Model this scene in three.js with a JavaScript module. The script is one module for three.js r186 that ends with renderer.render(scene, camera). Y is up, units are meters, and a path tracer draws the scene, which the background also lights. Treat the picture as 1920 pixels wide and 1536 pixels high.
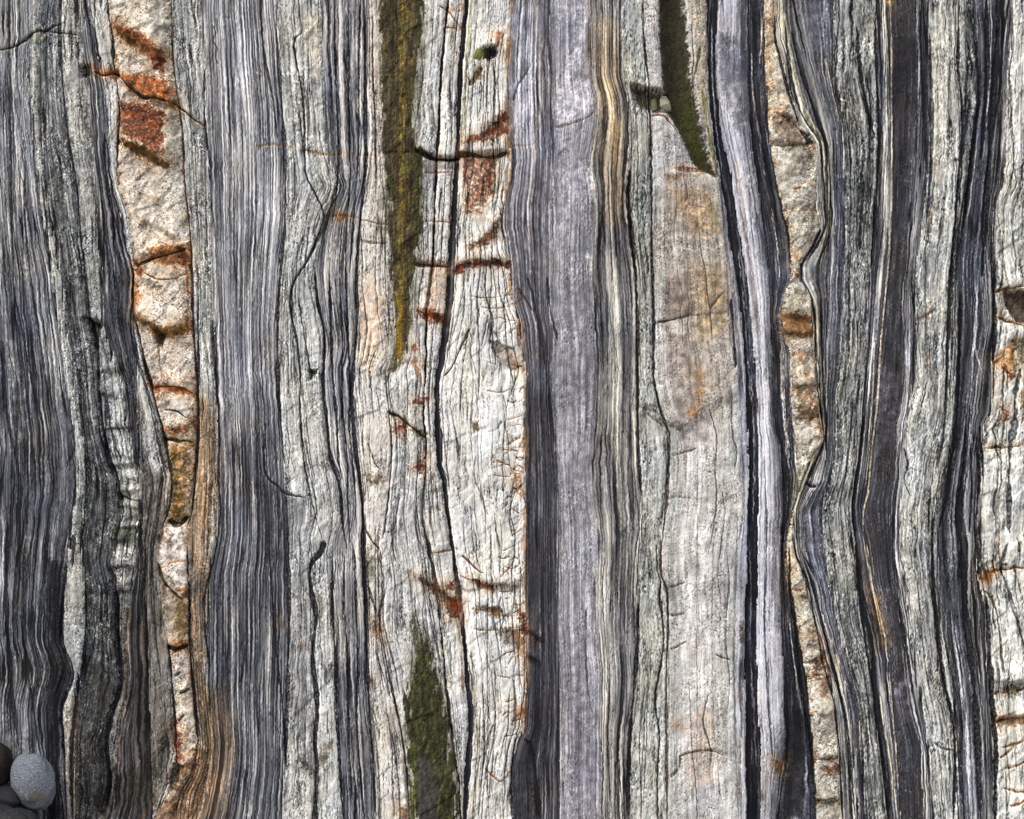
import * as THREE from 'three';

// ---------------------------------------------------------------- camera, sky, sun, exposure
const K = 0.00125;                       // metres per wall unit: the stretch of rock in view is 2.4 m wide
const WX = (x) => (x - 960) * K, WY = (y) => (1575 - y) * K;   // wall units (x right, y down) to metres
const DIST = 4.5165;
const scene = new THREE.Scene();
const camera = new THREE.PerspectiveCamera(24, 1024 / 819, 0.1, 400);
camera.position.set(0, WY(768), DIST);
camera.lookAt(0, WY(768), 0);

const renderer = new THREE.WebGLRenderer({ antialias: true });
renderer.setSize(1024, 819);
renderer.toneMapping = THREE.LinearToneMapping;
renderer.toneMappingExposure = 1.82;
renderer.shadowMap.enabled = true;
renderer.shadowMap.type = THREE.PCFSoftShadowMap;

{ // a bright, even overcast sky, a little brighter overhead
  const w = 64, h = 32, d = new Float32Array(w * h * 4);
  for (let j = 0; j < h; j++) for (let i = 0; i < w; i++) {
    const el = ((j + 0.5) / h - 0.5) * Math.PI, s = Math.max(0, Math.sin(el));
    const L = el > 0 ? 0.56 + 0.84 * s : 0.28, o = (j * w + i) * 4;
    d[o] = L * 0.985; d[o + 1] = L * 0.99; d[o + 2] = L * 1.015; d[o + 3] = 1;
  }
  const sky = new THREE.DataTexture(d, w, h, THREE.RGBAFormat, THREE.FloatType);
  sky.mapping = THREE.EquirectangularReflectionMapping; sky.magFilter = THREE.LinearFilter; sky.wrapS = THREE.RepeatWrapping; sky.needsUpdate = true;
  scene.background = sky; scene.environment = sky;
}
const sun = new THREE.DirectionalLight(0xfff6ea, 1.7);
sun.position.set(-4.2, 5.6, 3.4); sun.target.position.set(0, 0.9, 0);
sun.castShadow = true; sun.shadow.radius = 34; sun.shadow.mapSize.set(2048, 2048);
Object.assign(sun.shadow.camera, { left: -3, right: 3, top: 3, bottom: -3, near: 0.5, far: 15 });
scene.add(sun, sun.target);

// ---------------------------------------------------------------- noise and small helpers
function rng(seed) { let s = seed >>> 0; return () => { s = (s + 0x6d2b79f5) | 0; let t = Math.imul(s ^ (s >>> 15), 1 | s); t = (t + Math.imul(t ^ (t >>> 7), 61 | t)) ^ t; return ((t ^ (t >>> 14)) >>> 0) / 4294967296; }; }
const PERM = new Uint8Array(512), GX = new Float32Array(256), GY = new Float32Array(256);
{ const r = rng(7); const p = [...Array(256).keys()]; for (let i = 255; i > 0; i--) { const j = (r() * (i + 1)) | 0; [p[i], p[j]] = [p[j], p[i]]; } for (let i = 0; i < 512; i++) PERM[i] = p[i & 255]; for (let i = 0; i < 256; i++) { const a = r() * 6.2832; GX[i] = Math.cos(a); GY[i] = Math.sin(a); } }
function noise(x, y) {                   // gradient noise, about -1 .. 1
  const xi = Math.floor(x), yi = Math.floor(y), fx = x - xi, fy = y - yi, X = xi & 255, Y = yi & 255;
  const a = PERM[PERM[X] + Y], b = PERM[PERM[X + 1] + Y], c = PERM[PERM[X] + Y + 1], d = PERM[PERM[X + 1] + Y + 1];
  const u = fx * fx * fx * (fx * (fx * 6 - 15) + 10), v = fy * fy * fy * (fy * (fy * 6 - 15) + 10);
  const n0 = GX[a] * fx + GY[a] * fy, n1 = GX[b] * (fx - 1) + GY[b] * fy, n2 = GX[c] * fx + GY[c] * (fy - 1), n3 = GX[d] * (fx - 1) + GY[d] * (fy - 1);
  const m = n0 + u * (n1 - n0);
  return 1.45 * (m + v * (n2 + u * (n3 - n2) - m));
}
const fbm = (x, y) => 0.55 * noise(x, y) + 0.3 * noise(x * 2.1 + 9, y * 2.1 + 4) + 0.15 * noise(x * 4.3 + 31, y * 4.3 + 17);
const clamp = (v, a = 0, b = 1) => (v < a ? a : v > b ? b : v);
const smooth = (a, b, v) => { const t = clamp((v - a) / (b - a)); return t * t * (3 - 2 * t); };
const mix = (a, b, t) => a + (b - a) * t;
function pchip(pts) {                    // pts: y, x, y, x ... -> smooth x(y) without overshoot
  const n = pts.length / 2, ys = [], xs = [], m = [];
  for (let i = 0; i < n; i++) { ys.push(pts[2 * i]); xs.push(pts[2 * i + 1]); }
  const sl = []; for (let i = 0; i < n - 1; i++) sl.push((xs[i + 1] - xs[i]) / (ys[i + 1] - ys[i]));
  for (let i = 0; i < n; i++) m.push(i === 0 ? sl[0] : i === n - 1 ? sl[n - 2] : sl[i - 1] * sl[i] <= 0 ? 0 : 2 * sl[i - 1] * sl[i] / (sl[i - 1] + sl[i]));
  return (y) => {
    if (y <= ys[0]) return xs[0]; if (y >= ys[n - 1]) return xs[n - 1];
    let k = 0; while (y > ys[k + 1]) k++;
    const h = ys[k + 1] - ys[k], t = (y - ys[k]) / h, t2 = t * t, t3 = t2 * t;
    return (2 * t3 - 3 * t2 + 1) * xs[k] + (t3 - 2 * t2 + t) * h * m[k] + (-2 * t3 + 3 * t2) * xs[k + 1] + (t3 - t2) * h * m[k + 1];
  };
}
const names = {};
function numbered(n) { const k = (names[n] = (names[n] ?? -1) + 1); return k ? n + '_' + String(k).padStart(3, '0') : n; }
function tag(o, label, category, group, kind) { if (label) o.userData.label = label; if (category) o.userData.category = category; if (group) o.userData.group = group; if (kind) o.userData.kind = kind; return o; }

// ---------------------------------------------------------------- the strata: what each kind of rock is like
// d, m, p: dark, middle and pale mineral (8-bit sRGB as it looks under an open sky); mean: how pale; a: contrast of laminae 26, 11, 5 and 2.4 units wide;
// g: grain contrast, gs: grain size, ge: grain elongation; th: dark threads; z, b: how far it stands out and how much it bulges (mm); lh: relief of the laminae (mm); w: waviness; ch: chipped facets (mm); dm: [y0, y1, change of paleness]
const ROCK = {
  schist: { ly: 1.7, d: [36, 38, 44], m: [122, 124, 131], p: [216, 215, 213], mean: 0.50, a: [0.14, 0.24, 0.24, 0.16], g: 0.22, gs: 1.9, ge: 3.4, th: 0.6, z: 0, b: 1, lh: 2.4, w: 1.6, ch: 0.5 },
  fine: { ly: 3.2, d: [48, 50, 58], m: [137, 138, 143], p: [224, 223, 223], mean: 0.50, a: [0.05, 0.08, 0.22, 0.30], g: 0.22, gs: 1.8, ge: 4, th: 0.30, z: 2, b: 2, lh: 1.3, w: 0.6, ch: 0.3 },
  darkschist: { ly: 1.5, d: [26, 27, 31], m: [86, 88, 93], p: [192, 191, 187], mean: 0.40, a: [0.14, 0.24, 0.26, 0.18], g: 0.22, gs: 1.9, ge: 3.2, th: 0.7, z: -3, b: 1, lh: 2.6, w: 1.8, ch: 0.5 },
  brownschist: { d: [30, 28, 26], m: [94, 87, 78], p: [188, 176, 158], mean: 0.40, a: [0.14, 0.24, 0.26, 0.18], g: 0.22, gs: 1.9, ge: 3.2, th: 0.7, z: 0, b: 4, lh: 2.6, w: 1.5, ch: 0.5 },
  granular: { ly: 0.9, d: [58, 60, 63], m: [148, 149, 147], p: [228, 227, 220], mean: 0.52, a: [0.10, 0.13, 0.10, 0.06], g: 0.42, gs: 2.2, ge: 1.6, th: 0.45, z: 2, b: 3, lh: 1.8, w: 2.4, ch: 1.0 },
  greygran: { d: [32, 34, 38], m: [104, 107, 109], p: [206, 206, 201], mean: 0.44, a: [0.12, 0.16, 0.14, 0.10], g: 0.40, gs: 2.2, ge: 1.9, th: 0.5, z: 0, b: 3, lh: 2.2, w: 2.6, ch: 1.0 },
  pale: { fg: 4, ly: 1, d: [84, 84, 86], m: [184, 184, 182], p: [244, 244, 242], mean: 0.56, a: [0.07, 0.12, 0.15, 0.13], g: 0.36, gs: 2.1, ge: 2.2, th: 0.40, z: 4, b: 3, lh: 1.2, w: 2.0, ch: 1.6 },
  vein: { fg: 3, ly: 0.6, d: [104, 92, 80], m: [192, 182, 170], p: [246, 240, 230], mean: 0.56, a: [0.06, 0.05, 0.04, 0.03], g: 0.46, gs: 2.4, ge: 1.15, th: 0.0, z: 5, b: 4, lh: 0.7, w: 3, ch: 3.4 },
  black: { fg: 2.5, d: [16, 17, 23], m: [40, 42, 50], p: [112, 113, 122], mean: 0.30, a: [0.10, 0.12, 0.14, 0.12], g: 0.22, gs: 1.9, ge: 2.2, th: 0.1, z: -5, b: -2, lh: 0.6, w: 0.8, ch: 0.3 },
  seam: { fg: 1.2, ly: 3, d: [22, 23, 28], m: [58, 60, 68], p: [124, 125, 134], mean: 0.38, a: [0.05, 0.14, 0.2, 0.14], g: 0.18, gs: 1.8, ge: 4, th: 0.1, z: -5, b: -3, lh: 0.8, w: 0.5, ch: 0.2 },
  darkgrey: { fg: 4, d: [36, 36, 40], m: [72, 71, 76], p: [146, 145, 152], mean: 0.42, a: [0.08, 0.12, 0.12, 0.12], g: 0.28, gs: 2.0, ge: 2.4, th: 0.1, z: -3, b: 1, lh: 0.6, w: 1.0, ch: 0.4 },
  slate: { ly: 3, d: [50, 50, 57], m: [108, 107, 115], p: [200, 199, 206], mean: 0.40, a: [0.08, 0.13, 0.2, 0.22], g: 0.22, gs: 1.8, ge: 4, th: 0.3, z: 0, b: 1, lh: 1.0, w: 0.5, ch: 0.3 },
  smoothgrey: { ly: 2.6, d: [92, 91, 99], m: [144, 142, 150], p: [212, 210, 217], mean: 0.50, wt: 0.14, a: [0.10, 0.12, 0.13, 0.18], g: 0.32, gs: 2.1, ge: 2.2, th: 0.14, z: 3, b: 2, lh: 0.5, w: 1.0, ch: 0.5 },
  cream: { ly: 2.4, d: [48, 48, 53], m: [134, 132, 131], p: [224, 218, 204], mean: 0.50, a: [0.14, 0.28, 0.24, 0.16], g: 0.2, gs: 1.8, ge: 3.4, th: 0.35, z: 2, b: 1, lh: 1.3, w: 0.8, ch: 0.4 },
  pink: { fg: 4, d: [100, 95, 91], m: [176, 173, 170], p: [238, 237, 236], mean: 0.52, a: [0.05, 0.08, 0.09, 0.10], g: 0.36, gs: 2.4, ge: 1.5, th: 0.14, z: 6, b: 3, lh: 0.5, w: 2, ch: 0.7 },
  lilac: { ly: 2, d: [94, 95, 104], m: [172, 172, 182], p: [236, 235, 240], mean: 0.52, a: [0.14, 0.18, 0.18, 0.14], g: 0.26, gs: 2, ge: 2.6, th: 0.3, z: 2, b: 3, lh: 0.9, w: 0.8, ch: 0.5 },
  bluegrey: { ly: 1.8, d: [34, 36, 43], m: [92, 94, 103], p: [192, 192, 199], mean: 0.44, a: [0.16, 0.22, 0.18, 0.14], g: 0.24, gs: 2, ge: 2.6, th: 0.3, z: -2, b: 1, lh: 1.2, w: 1.2, ch: 0.5 },
  leaves: { ly: 1.8, d: [36, 38, 44], m: [124, 124, 127], p: [222, 218, 206], mean: 0.50, a: [0.14, 0.34, 0.28, 0.16], g: 0.18, gs: 1.9, ge: 3.4, th: 0.6, z: 0, b: 2, lh: 2.6, w: 0.9, ch: 0.5 },
  greengran: { ly: 0.9, d: [46, 48, 51], m: [142, 144, 142], p: [228, 228, 222], mean: 0.53, a: [0.10, 0.14, 0.16, 0.12], g: 0.40, gs: 2.3, ge: 2.3, th: 0.34, z: 2, b: 3, lh: 2.4, w: 2.8, ch: 1.0 },
};
// Boundaries from left to right; each is y, x, y, x ... down the face. The layer named after a boundary lies to its right.
const BOUND = [], LAYER = [];
function bound(pts) { BOUND.push(pchip(pts)); }
function layer(name, rock, label, over) { LAYER.push({ name, label, ...ROCK[rock], ...over, joints: [], i: LAYER.length }); return LAYER.length - 1; }

bound([0, -64, 1536, -64]);
const L_left = layer('banded_layer', 'schist', 'finely banded blue grey layer at the far left edge of the rock face', { wt: 0.35, th: 0.6, mean: 0.57, dm: [280, 900, -0.33], a: [0.10, 0.17, 0.22, 0.18], d: [46, 48, 55] });  // layers from here to the ruled one darken downward: denser rock plus painted vignette
bound([0, 62, 70, 62, 90, 56, 130, 56, 250, 63, 330, 72, 400, 80, 512, 99, 600, 110, 680, 122, 760, 131, 850, 145, 900, 147, 960, 140, 1010, 134, 1060, 128, 1190, 118, 1262, 138, 1330, 118, 1400, 122, 1536, 126]);
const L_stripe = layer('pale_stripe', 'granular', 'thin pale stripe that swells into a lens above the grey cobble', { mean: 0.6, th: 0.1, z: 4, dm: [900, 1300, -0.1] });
bound([0, 80, 90, 74, 250, 77, 330, 84, 400, 92, 512, 113, 600, 123, 680, 136, 760, 146, 850, 159, 900, 161, 960, 153, 1010, 149, 1040, 152, 1100, 158, 1200, 161, 1240, 155, 1290, 145, 1400, 134, 1536, 138]);
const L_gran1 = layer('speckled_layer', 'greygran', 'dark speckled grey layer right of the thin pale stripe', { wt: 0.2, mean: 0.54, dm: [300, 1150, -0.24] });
bound([0, 116, 130, 113, 256, 126, 340, 140, 430, 149, 512, 158, 600, 168, 680, 183, 760, 190, 850, 206, 900, 226, 960, 232, 1000, 224, 1060, 213, 1110, 222, 1200, 221, 1280, 228, 1350, 208, 1400, 200, 1450, 207, 1536, 190]);
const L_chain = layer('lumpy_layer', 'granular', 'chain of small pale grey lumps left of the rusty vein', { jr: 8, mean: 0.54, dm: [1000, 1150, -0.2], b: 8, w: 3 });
bound([0, 150, 128, 160, 256, 170, 384, 180, 512, 187, 600, 193, 680, 215, 728, 230, 780, 238, 850, 252, 912, 263, 980, 260, 1057, 257, 1100, 247, 1130, 241, 1200, 238, 1280, 240, 1350, 228, 1400, 222, 1500, 220, 1536, 206]);
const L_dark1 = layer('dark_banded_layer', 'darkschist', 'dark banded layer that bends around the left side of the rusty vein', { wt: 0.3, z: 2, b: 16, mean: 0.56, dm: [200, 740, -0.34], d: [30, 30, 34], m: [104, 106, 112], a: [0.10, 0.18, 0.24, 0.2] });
bound([0, 165, 128, 190, 200, 200, 300, 206, 400, 226, 470, 242, 520, 251, 600, 253, 1536, 290]);
const L_p0 = layer('pale_sliver', 'pale', 'narrow pale sliver beside the upper part of the rusty vein', { mean: 0.5, th: 0.5 });
bound([0, 203, 60, 212, 128, 217, 200, 225, 256, 222, 330, 219, 400, 240, 470, 250, 600, 253, 680, 272, 720, 283, 800, 305, 850, 313, 900, 322, 960, 315, 990, 303, 1030, 296, 1100, 302, 1150, 307, 1200, 312, 1250, 320, 1330, 328, 1450, 330, 1500, 310, 1536, 290]);
const L_vein = layer('rusty_vein', 'vein', 'pale quartz vein broken into rust stained blocks', { ru: 0.75, jr: 5, b: 7 });
bound([0, 318, 100, 322, 200, 335, 256, 342, 340, 347, 430, 355, 512, 358, 600, 360, 680, 365, 760, 370, 850, 365, 920, 360, 980, 352, 1050, 353, 1200, 352, 1250, 358, 1330, 365, 1400, 372, 1440, 365, 1480, 342, 1536, 325]);
const L_orange = layer('striped_layer', 'granular', 'grey striped layer right of the rusty vein, stained orange brown lower down', { wt: 0.2, mean: 0.56, a: [0.1, 0.2, 0.2, 0.14], th: 0.4 });
bound([0, 380, 200, 386, 400, 394, 600, 400, 760, 405, 900, 408, 1000, 405, 1100, 391, 1300, 392, 1400, 400, 1470, 392, 1536, 376]);
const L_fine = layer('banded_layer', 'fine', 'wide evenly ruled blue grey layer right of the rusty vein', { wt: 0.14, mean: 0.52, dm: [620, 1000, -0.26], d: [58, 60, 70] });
bound([0, 515, 128, 526, 256, 535, 384, 535, 512, 525, 640, 518, 768, 525, 896, 533, 1024, 540, 1152, 540, 1280, 537, 1536, 530]);
const L_pale1 = layer('pale_layer', 'pale', 'pale layer crossed by one long wandering black line', { mean: 0.52, th: 0.4, m: [176, 177, 173] });
bound([0, 603, 128, 605, 256, 610, 320, 622, 350, 632, 400, 609, 450, 596, 512, 590, 600, 600, 640, 607, 700, 603, 768, 608, 850, 617, 896, 633, 960, 638, 1024, 622, 1060, 622, 1200, 629, 1300, 631, 1408, 637, 1536, 641]);
const L_multi = layer('banded_layer', 'schist', 'narrow layer of black and grey ruled lines left of the tall algae streak', { wt: 0.2, mean: 0.6, p: [214, 208, 202], th: 0.4 });
bound([0, 690, 128, 690, 256, 697, 320, 690, 400, 676, 512, 670, 640, 672, 700, 660, 768, 668, 850, 672, 896, 678, 960, 683, 1024, 684, 1152, 690, 1280, 692, 1408, 705, 1536, 712]);
const L_q = layer('pale_layer', 'pale', 'pale pinkish layer on the left of the tall algae streak', { ru: 0.12, m: [192, 186, 178] });
bound([0, 712, 128, 716, 256, 713, 320, 722, 384, 727, 512, 730, 600, 738, 650, 740, 700, 722, 768, 730, 850, 734, 896, 730, 960, 722, 1024, 716, 1100, 717, 1150, 713, 1200, 720, 1280, 735, 1350, 750, 1408, 760, 1470, 765, 1536, 768]);
const L_r = layer('jointed_layer', 'pale', 'jointed pale layer that carries the tall and the lower algae streaks', { ru: 0.14, mean: 0.58, th: 0.3 });
bound([0, 838, 128, 825, 256, 819, 300, 815, 384, 813, 490, 808, 600, 797, 700, 796, 768, 793, 840, 797, 896, 795, 960, 789, 1024, 799, 1100, 814, 1200, 827, 1280, 834, 1350, 841, 1408, 849, 1460, 857, 1536, 861]);
const L_t = layer('black_seam', 'seam', 'hair thin black seam, left of the two black seams near the middle', {});
bound([0, 842, 128, 830, 256, 824, 300, 821, 384, 817, 490, 813, 600, 801, 700, 799, 768, 796, 840, 801, 896, 799, 960, 794, 1024, 806, 1100, 819, 1200, 830, 1280, 838, 1350, 846, 1408, 853, 1460, 860, 1536, 865]);
const L_tu = layer('jointed_layer', 'pale', 'narrow jointed pale strip between the two black seams', { ru: 0.35, mean: 0.64 });
bound([0, 870, 128, 859, 256, 855, 330, 850, 430, 843, 512, 838, 600, 830, 680, 820, 720, 815, 768, 814, 830, 816, 870, 818, 900, 828, 960, 835, 1024, 845, 1100, 854, 1200, 866, 1280, 872, 1350, 878, 1408, 874, 1460, 869, 1536, 866]);
const L_u = layer('black_seam', 'seam', 'wider and blacker of the two black seams near the middle', { z: -4 });
bound([0, 879, 128, 868, 256, 863, 330, 860, 430, 855, 512, 853, 600, 845, 680, 832, 720, 824, 768, 824, 830, 830, 870, 829, 900, 837, 960, 842, 1024, 850, 1100, 863, 1200, 873, 1280, 881, 1350, 888, 1408, 885, 1460, 880, 1536, 875]);
const L_big = layer('white_layer', 'pale', 'broad white layer with rust red patches left of the smooth grey layer', { ru: 0.22, mean: 0.68, z: 6, m: [194, 193, 189] });
bound([0, 962, 60, 956, 128, 951, 256, 952, 300, 957, 340, 953, 384, 945, 420, 945, 450, 950, 512, 957, 560, 960, 600, 973, 650, 978, 700, 984, 896, 985, 1152, 985, 1280, 986, 1350, 983, 1400, 968, 1440, 960, 1536, 961]);
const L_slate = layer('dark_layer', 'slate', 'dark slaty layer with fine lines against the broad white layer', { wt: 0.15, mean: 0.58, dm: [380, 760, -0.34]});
bound([0, 1033, 256, 1035, 384, 1031, 580, 1031, 640, 1038, 700, 1034, 768, 1036, 850, 1042, 896, 1045, 1152, 1047, 1408, 1050, 1536, 1050]);
const L_smooth = layer('smooth_layer', 'smoothgrey', 'smooth purple grey layer at the centre right', {});
bound([0, 1103, 128, 1105, 200, 1116, 256, 1111, 300, 1102, 384, 1112, 512, 1107, 600, 1112, 680, 1117, 768, 1115, 896, 1106, 1024, 1117, 1152, 1117, 1280, 1125, 1536, 1124]);
const L_cream = layer('striped_layer', 'cream', 'cream and black striped layer right of the smooth purple grey layer', { wt: 0.2});
bound([0, 1167, 128, 1165, 200, 1180, 256, 1182, 320, 1178, 384, 1175, 450, 1181, 512, 1192, 600, 1197, 768, 1197, 896, 1203, 960, 1205, 1024, 1200, 1152, 1195, 1280, 1195, 1350, 1185, 1408, 1178, 1536, 1178]);
const L_ac = layer('speckled_layer', 'greengran', 'pale greenish speckled layer left of the big pinkish slab', { mean: 0.6, th: 0.2, m: [156, 158, 152], a: [0.08, 0.1, 0.08, 0.06] });
bound([0, 1205, 128, 1213, 256, 1218, 384, 1222, 600, 1225, 700, 1226, 768, 1240, 800, 1250, 850, 1254, 900, 1252, 960, 1243, 1024, 1238, 1100, 1240, 1152, 1248, 1536, 1250]);
const L_pink = layer('pink_slab', 'pink', 'big smooth pinkish slab with a deep notch at its top', { ly: 2, dm: [700, 960, 0.10]});
bound([0, 1322, 128, 1322, 200, 1328, 256, 1335, 330, 1345, 384, 1350, 512, 1360, 640, 1370, 700, 1380, 768, 1384, 896, 1388, 960, 1391, 1024, 1381, 1152, 1375, 1280, 1375, 1408, 1380, 1536, 1382]);
const L_white = layer('white_stripe', 'lilac', 'narrow lilac white stripe left of the black band', {});
bound([0, 1325, 128, 1325, 200, 1331, 256, 1337, 330, 1350, 384, 1360, 450, 1367, 512, 1378, 640, 1393, 768, 1400, 896, 1403, 1024, 1400, 1152, 1397, 1280, 1397, 1536, 1400]);
const L_black = layer('black_band', 'black', 'the solid black band running down the right half', { wt: 0.4, mean: 0.40, a: [0.16, 0.18, 0.16, 0.12], a: [0.16, 0.16, 0.14, 0.12] });
bound([0, 1345, 128, 1342, 200, 1345, 256, 1353, 330, 1370, 384, 1378, 450, 1390, 512, 1398, 640, 1412, 768, 1420, 896, 1422, 1024, 1420, 1280, 1418, 1340, 1422, 1408, 1428, 1536, 1425]);
const L_lilac = layer('lilac_layer', 'lilac', 'lilac white ribbed layer between two dark bands', { mean: 0.53, b: 7, du: [0.4, 0.95, -0.42] });
bound([0, 1400, 128, 1400, 256, 1408, 384, 1425, 512, 1440, 640, 1446, 768, 1449, 850, 1462, 960, 1468, 1024, 1464, 1152, 1465, 1280, 1470, 1408, 1472, 1470, 1461, 1536, 1455]);
const L_ak = layer('dark_band', 'black', 'ragged black band with pale threads left of the lumpy rusty vein', { wt: 0.45, z: -4, mean: 0.46, th: 0.3, d: [24, 25, 31], m: [66, 68, 78], p: [150, 151, 162], a: [0.16, 0.2, 0.18, 0.14] });
bound([0, 1432, 128, 1433, 200, 1437, 256, 1442, 330, 1453, 384, 1465, 450, 1478, 512, 1481, 560, 1468, 590, 1464, 640, 1475, 700, 1483, 768, 1485, 850, 1493, 900, 1496, 960, 1485, 1024, 1473, 1080, 1478, 1152, 1490, 1210, 1500, 1280, 1512, 1350, 1518, 1408, 1523, 1536, 1528]);
const L_boudin = layer('lumpy_vein', 'vein', 'pinching pale vein of rusty lumps in the right third', { ru: 0.55, jr: 6, b: 10, d: [110, 104, 94], m: [180, 176, 164] });
bound([0, 1450, 70, 1451, 100, 1462, 180, 1483, 230, 1496, 270, 1526, 300, 1532, 384, 1530, 430, 1537, 470, 1515, 500, 1499, 520, 1499, 560, 1520, 640, 1525, 700, 1530, 768, 1535, 820, 1542, 860, 1520, 900, 1503, 960, 1486, 1024, 1487, 1080, 1505, 1152, 1522, 1210, 1540, 1280, 1557, 1350, 1567, 1408, 1571, 1536, 1577]);
const L_leaves = layer('leafy_layer', 'leaves', 'bundle of thin curving cream and black leaves right of the lumpy vein', {});
bound([0, 1507, 128, 1530, 256, 1561, 384, 1564, 512, 1557, 640, 1553, 768, 1550, 850, 1549, 896, 1540, 930, 1520, 960, 1508, 1024, 1510, 1100, 1533, 1152, 1543, 1210, 1560, 1280, 1580, 1350, 1593, 1408, 1600, 1536, 1610]);
const L_aq = layer('dark_band', 'bluegrey', 'wavy dark blue band right of the curving cream leaves', { wt: 0.3, mean: 0.38, b: 3 });
bound([0, 1563, 128, 1561, 256, 1580, 384, 1584, 512, 1583, 640, 1580, 768, 1564, 850, 1563, 896, 1555, 960, 1538, 1024, 1543, 1100, 1557, 1152, 1564, 1210, 1577, 1280, 1597, 1350, 1610, 1408, 1614, 1536, 1624]);
const L_as = layer('speckled_layer', 'greengran', 'rough grey green speckled layer left of the charcoal band', { mean: 0.46 });
bound([0, 1635, 128, 1640, 256, 1645, 384, 1638, 512, 1630, 640, 1625, 768, 1615, 850, 1607, 960, 1593, 1024, 1600, 1100, 1607, 1152, 1612, 1210, 1627, 1280, 1635, 1350, 1640, 1408, 1650, 1536, 1665]);
const L_au = layer('ruled_layer', 'leaves', 'dark layer ruled with thin cream lines on the left of the charcoal band', { wt: 0.3, mean: 0.43, m: [100, 101, 109] });
bound([0, 1672, 128, 1673, 256, 1675, 384, 1672, 512, 1665, 600, 1657, 700, 1645, 768, 1638, 850, 1632, 960, 1618, 1024, 1632, 1100, 1643, 1152, 1655, 1210, 1663, 1280, 1667, 1408, 1680, 1536, 1687]);
const L_char = layer('charcoal_band', 'darkgrey', 'wide smooth charcoal band in the right fifth of the face', {});
bound([0, 1717, 128, 1722, 256, 1718, 384, 1707, 512, 1698, 600, 1694, 700, 1694, 768, 1690, 800, 1682, 896, 1677, 960, 1670, 1024, 1670, 1100, 1675, 1152, 1685, 1280, 1697, 1350, 1710, 1408, 1727, 1536, 1732]);
const L_ay = layer('ruled_layer', 'leaves', 'narrow grey layer of pale lines on the right of the charcoal band', { p: [206, 205, 206], mean: 0.46 });
bound([0, 1738, 128, 1745, 256, 1745, 384, 1733, 512, 1720, 700, 1717, 768, 1705, 850, 1700, 960, 1687, 1024, 1684, 1100, 1695, 1210, 1710, 1280, 1720, 1408, 1740, 1536, 1752]);
const L_ba = layer('pale_layer', 'greengran', 'pale greenish ridge right of the charcoal band', { th: 0.35, mean: 0.64, z: 4 });
bound([0, 1798, 128, 1795, 256, 1800, 384, 1793, 512, 1780, 640, 1775, 768, 1772, 850, 1756, 960, 1740, 1024, 1741, 1152, 1750, 1280, 1765, 1350, 1784, 1536, 1790]);
const L_bc = layer('wavy_layer', 'greengran', 'wavy grey green layer between the pale ridge and the rightmost dark band', { mean: 0.42, a: [0.16, 0.24, 0.2, 0.12] });
bound([0, 1825, 128, 1835, 256, 1825, 384, 1810, 512, 1797, 640, 1797, 768, 1790, 850, 1780, 960, 1761, 1024, 1760, 1152, 1770, 1280, 1788, 1408, 1798, 1536, 1803]);
const L_be = layer('dark_band', 'bluegrey', 'rightmost dark band, streaked with thin pale lines', { wt: 0.4, mean: 0.45, a: [0.18, 0.24, 0.2, 0.14] });
bound([0, 1875, 128, 1872, 256, 1862, 384, 1850, 512, 1843, 600, 1850, 640, 1842, 768, 1825, 896, 1812, 960, 1805, 1024, 1814, 1152, 1815, 1280, 1830, 1408, 1838, 1536, 1840]);
const L_bg = layer('ruled_layer', 'leaves', 'ruled grey layer right of the rightmost dark band', { mean: 0.46, p: [200, 198, 192] });
bound([0, 1900, 128, 1890, 256, 1885, 340, 1880, 384, 1866, 450, 1863, 512, 1870, 600, 1867, 700, 1862, 768, 1857, 800, 1842, 896, 1838, 960, 1832, 1060, 1832, 1100, 1840, 1152, 1850, 1280, 1855, 1408, 1862, 1536, 1865]);
const L_right = layer('white_layer', 'greengran', 'white lumpy layer with rusty cracks at the right edge of the face', { ru: 0.30, jr: 8, ch: 3, dm: [380, 600, 0.12], mean: 0.57, a: [0.1, 0.16, 0.14, 0.1], th: 0.4, d: [70, 72, 72], m: [178, 180, 176], p: [240, 240, 234], z: 5, b: 4 });
bound([0, 1984, 1536, 1984]);
const NL = LAYER.length;

// joints that break a layer into blocks: x, y, x, y ... across the layer, from the top one down
function joint(l, ...lines) { for (const p of lines) LAYER[l].joints.push(p); }
joint(L_vein, [205, 40, 250, 62, 318, 108], [200, 120, 222, 142, 290, 190, 340, 205], [218, 262, 260, 283, 320, 312, 345, 318], [245, 500, 280, 490, 300, 478, 355, 462], [250, 597, 280, 605, 300, 622, 330, 626, 360, 612], [280, 728, 320, 724, 370, 735],
  [300, 800, 330, 803, 370, 790], [305, 826, 335, 828, 370, 832], [296, 1000, 330, 984, 358, 966], [296, 1084, 318, 1112, 345, 1120, 356, 1100], [308, 1212, 330, 1216, 356, 1211], [310, 1450, 330, 1444, 370, 1436]);
joint(L_chain, [150, 598, 195, 606], [180, 690, 230, 700], [185, 738, 240, 744], [195, 800, 252, 806], [205, 858, 258, 852], [215, 905, 265, 903], [220, 930, 265, 936], [225, 975, 262, 968], [205, 1012, 260, 1018], [208, 1060, 258, 1064], [215, 1112, 250, 1104]);
joint(L_r, [712, 286, 790, 286, 806, 298, 822, 298], [712, 500, 780, 497, 812, 496], [715, 702, 760, 684, 800, 690], [728, 772, 765, 792, 798, 818], [716, 900, 800, 893]);
joint(L_tu, [820, 12, 845, 20, 872, 18], [820, 50, 872, 56], [812, 298, 838, 300, 860, 298], [812, 322, 860, 321], [808, 413, 856, 415], [802, 497, 840, 499], [796, 590, 834, 604], [800, 1085, 860, 1128]);
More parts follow.
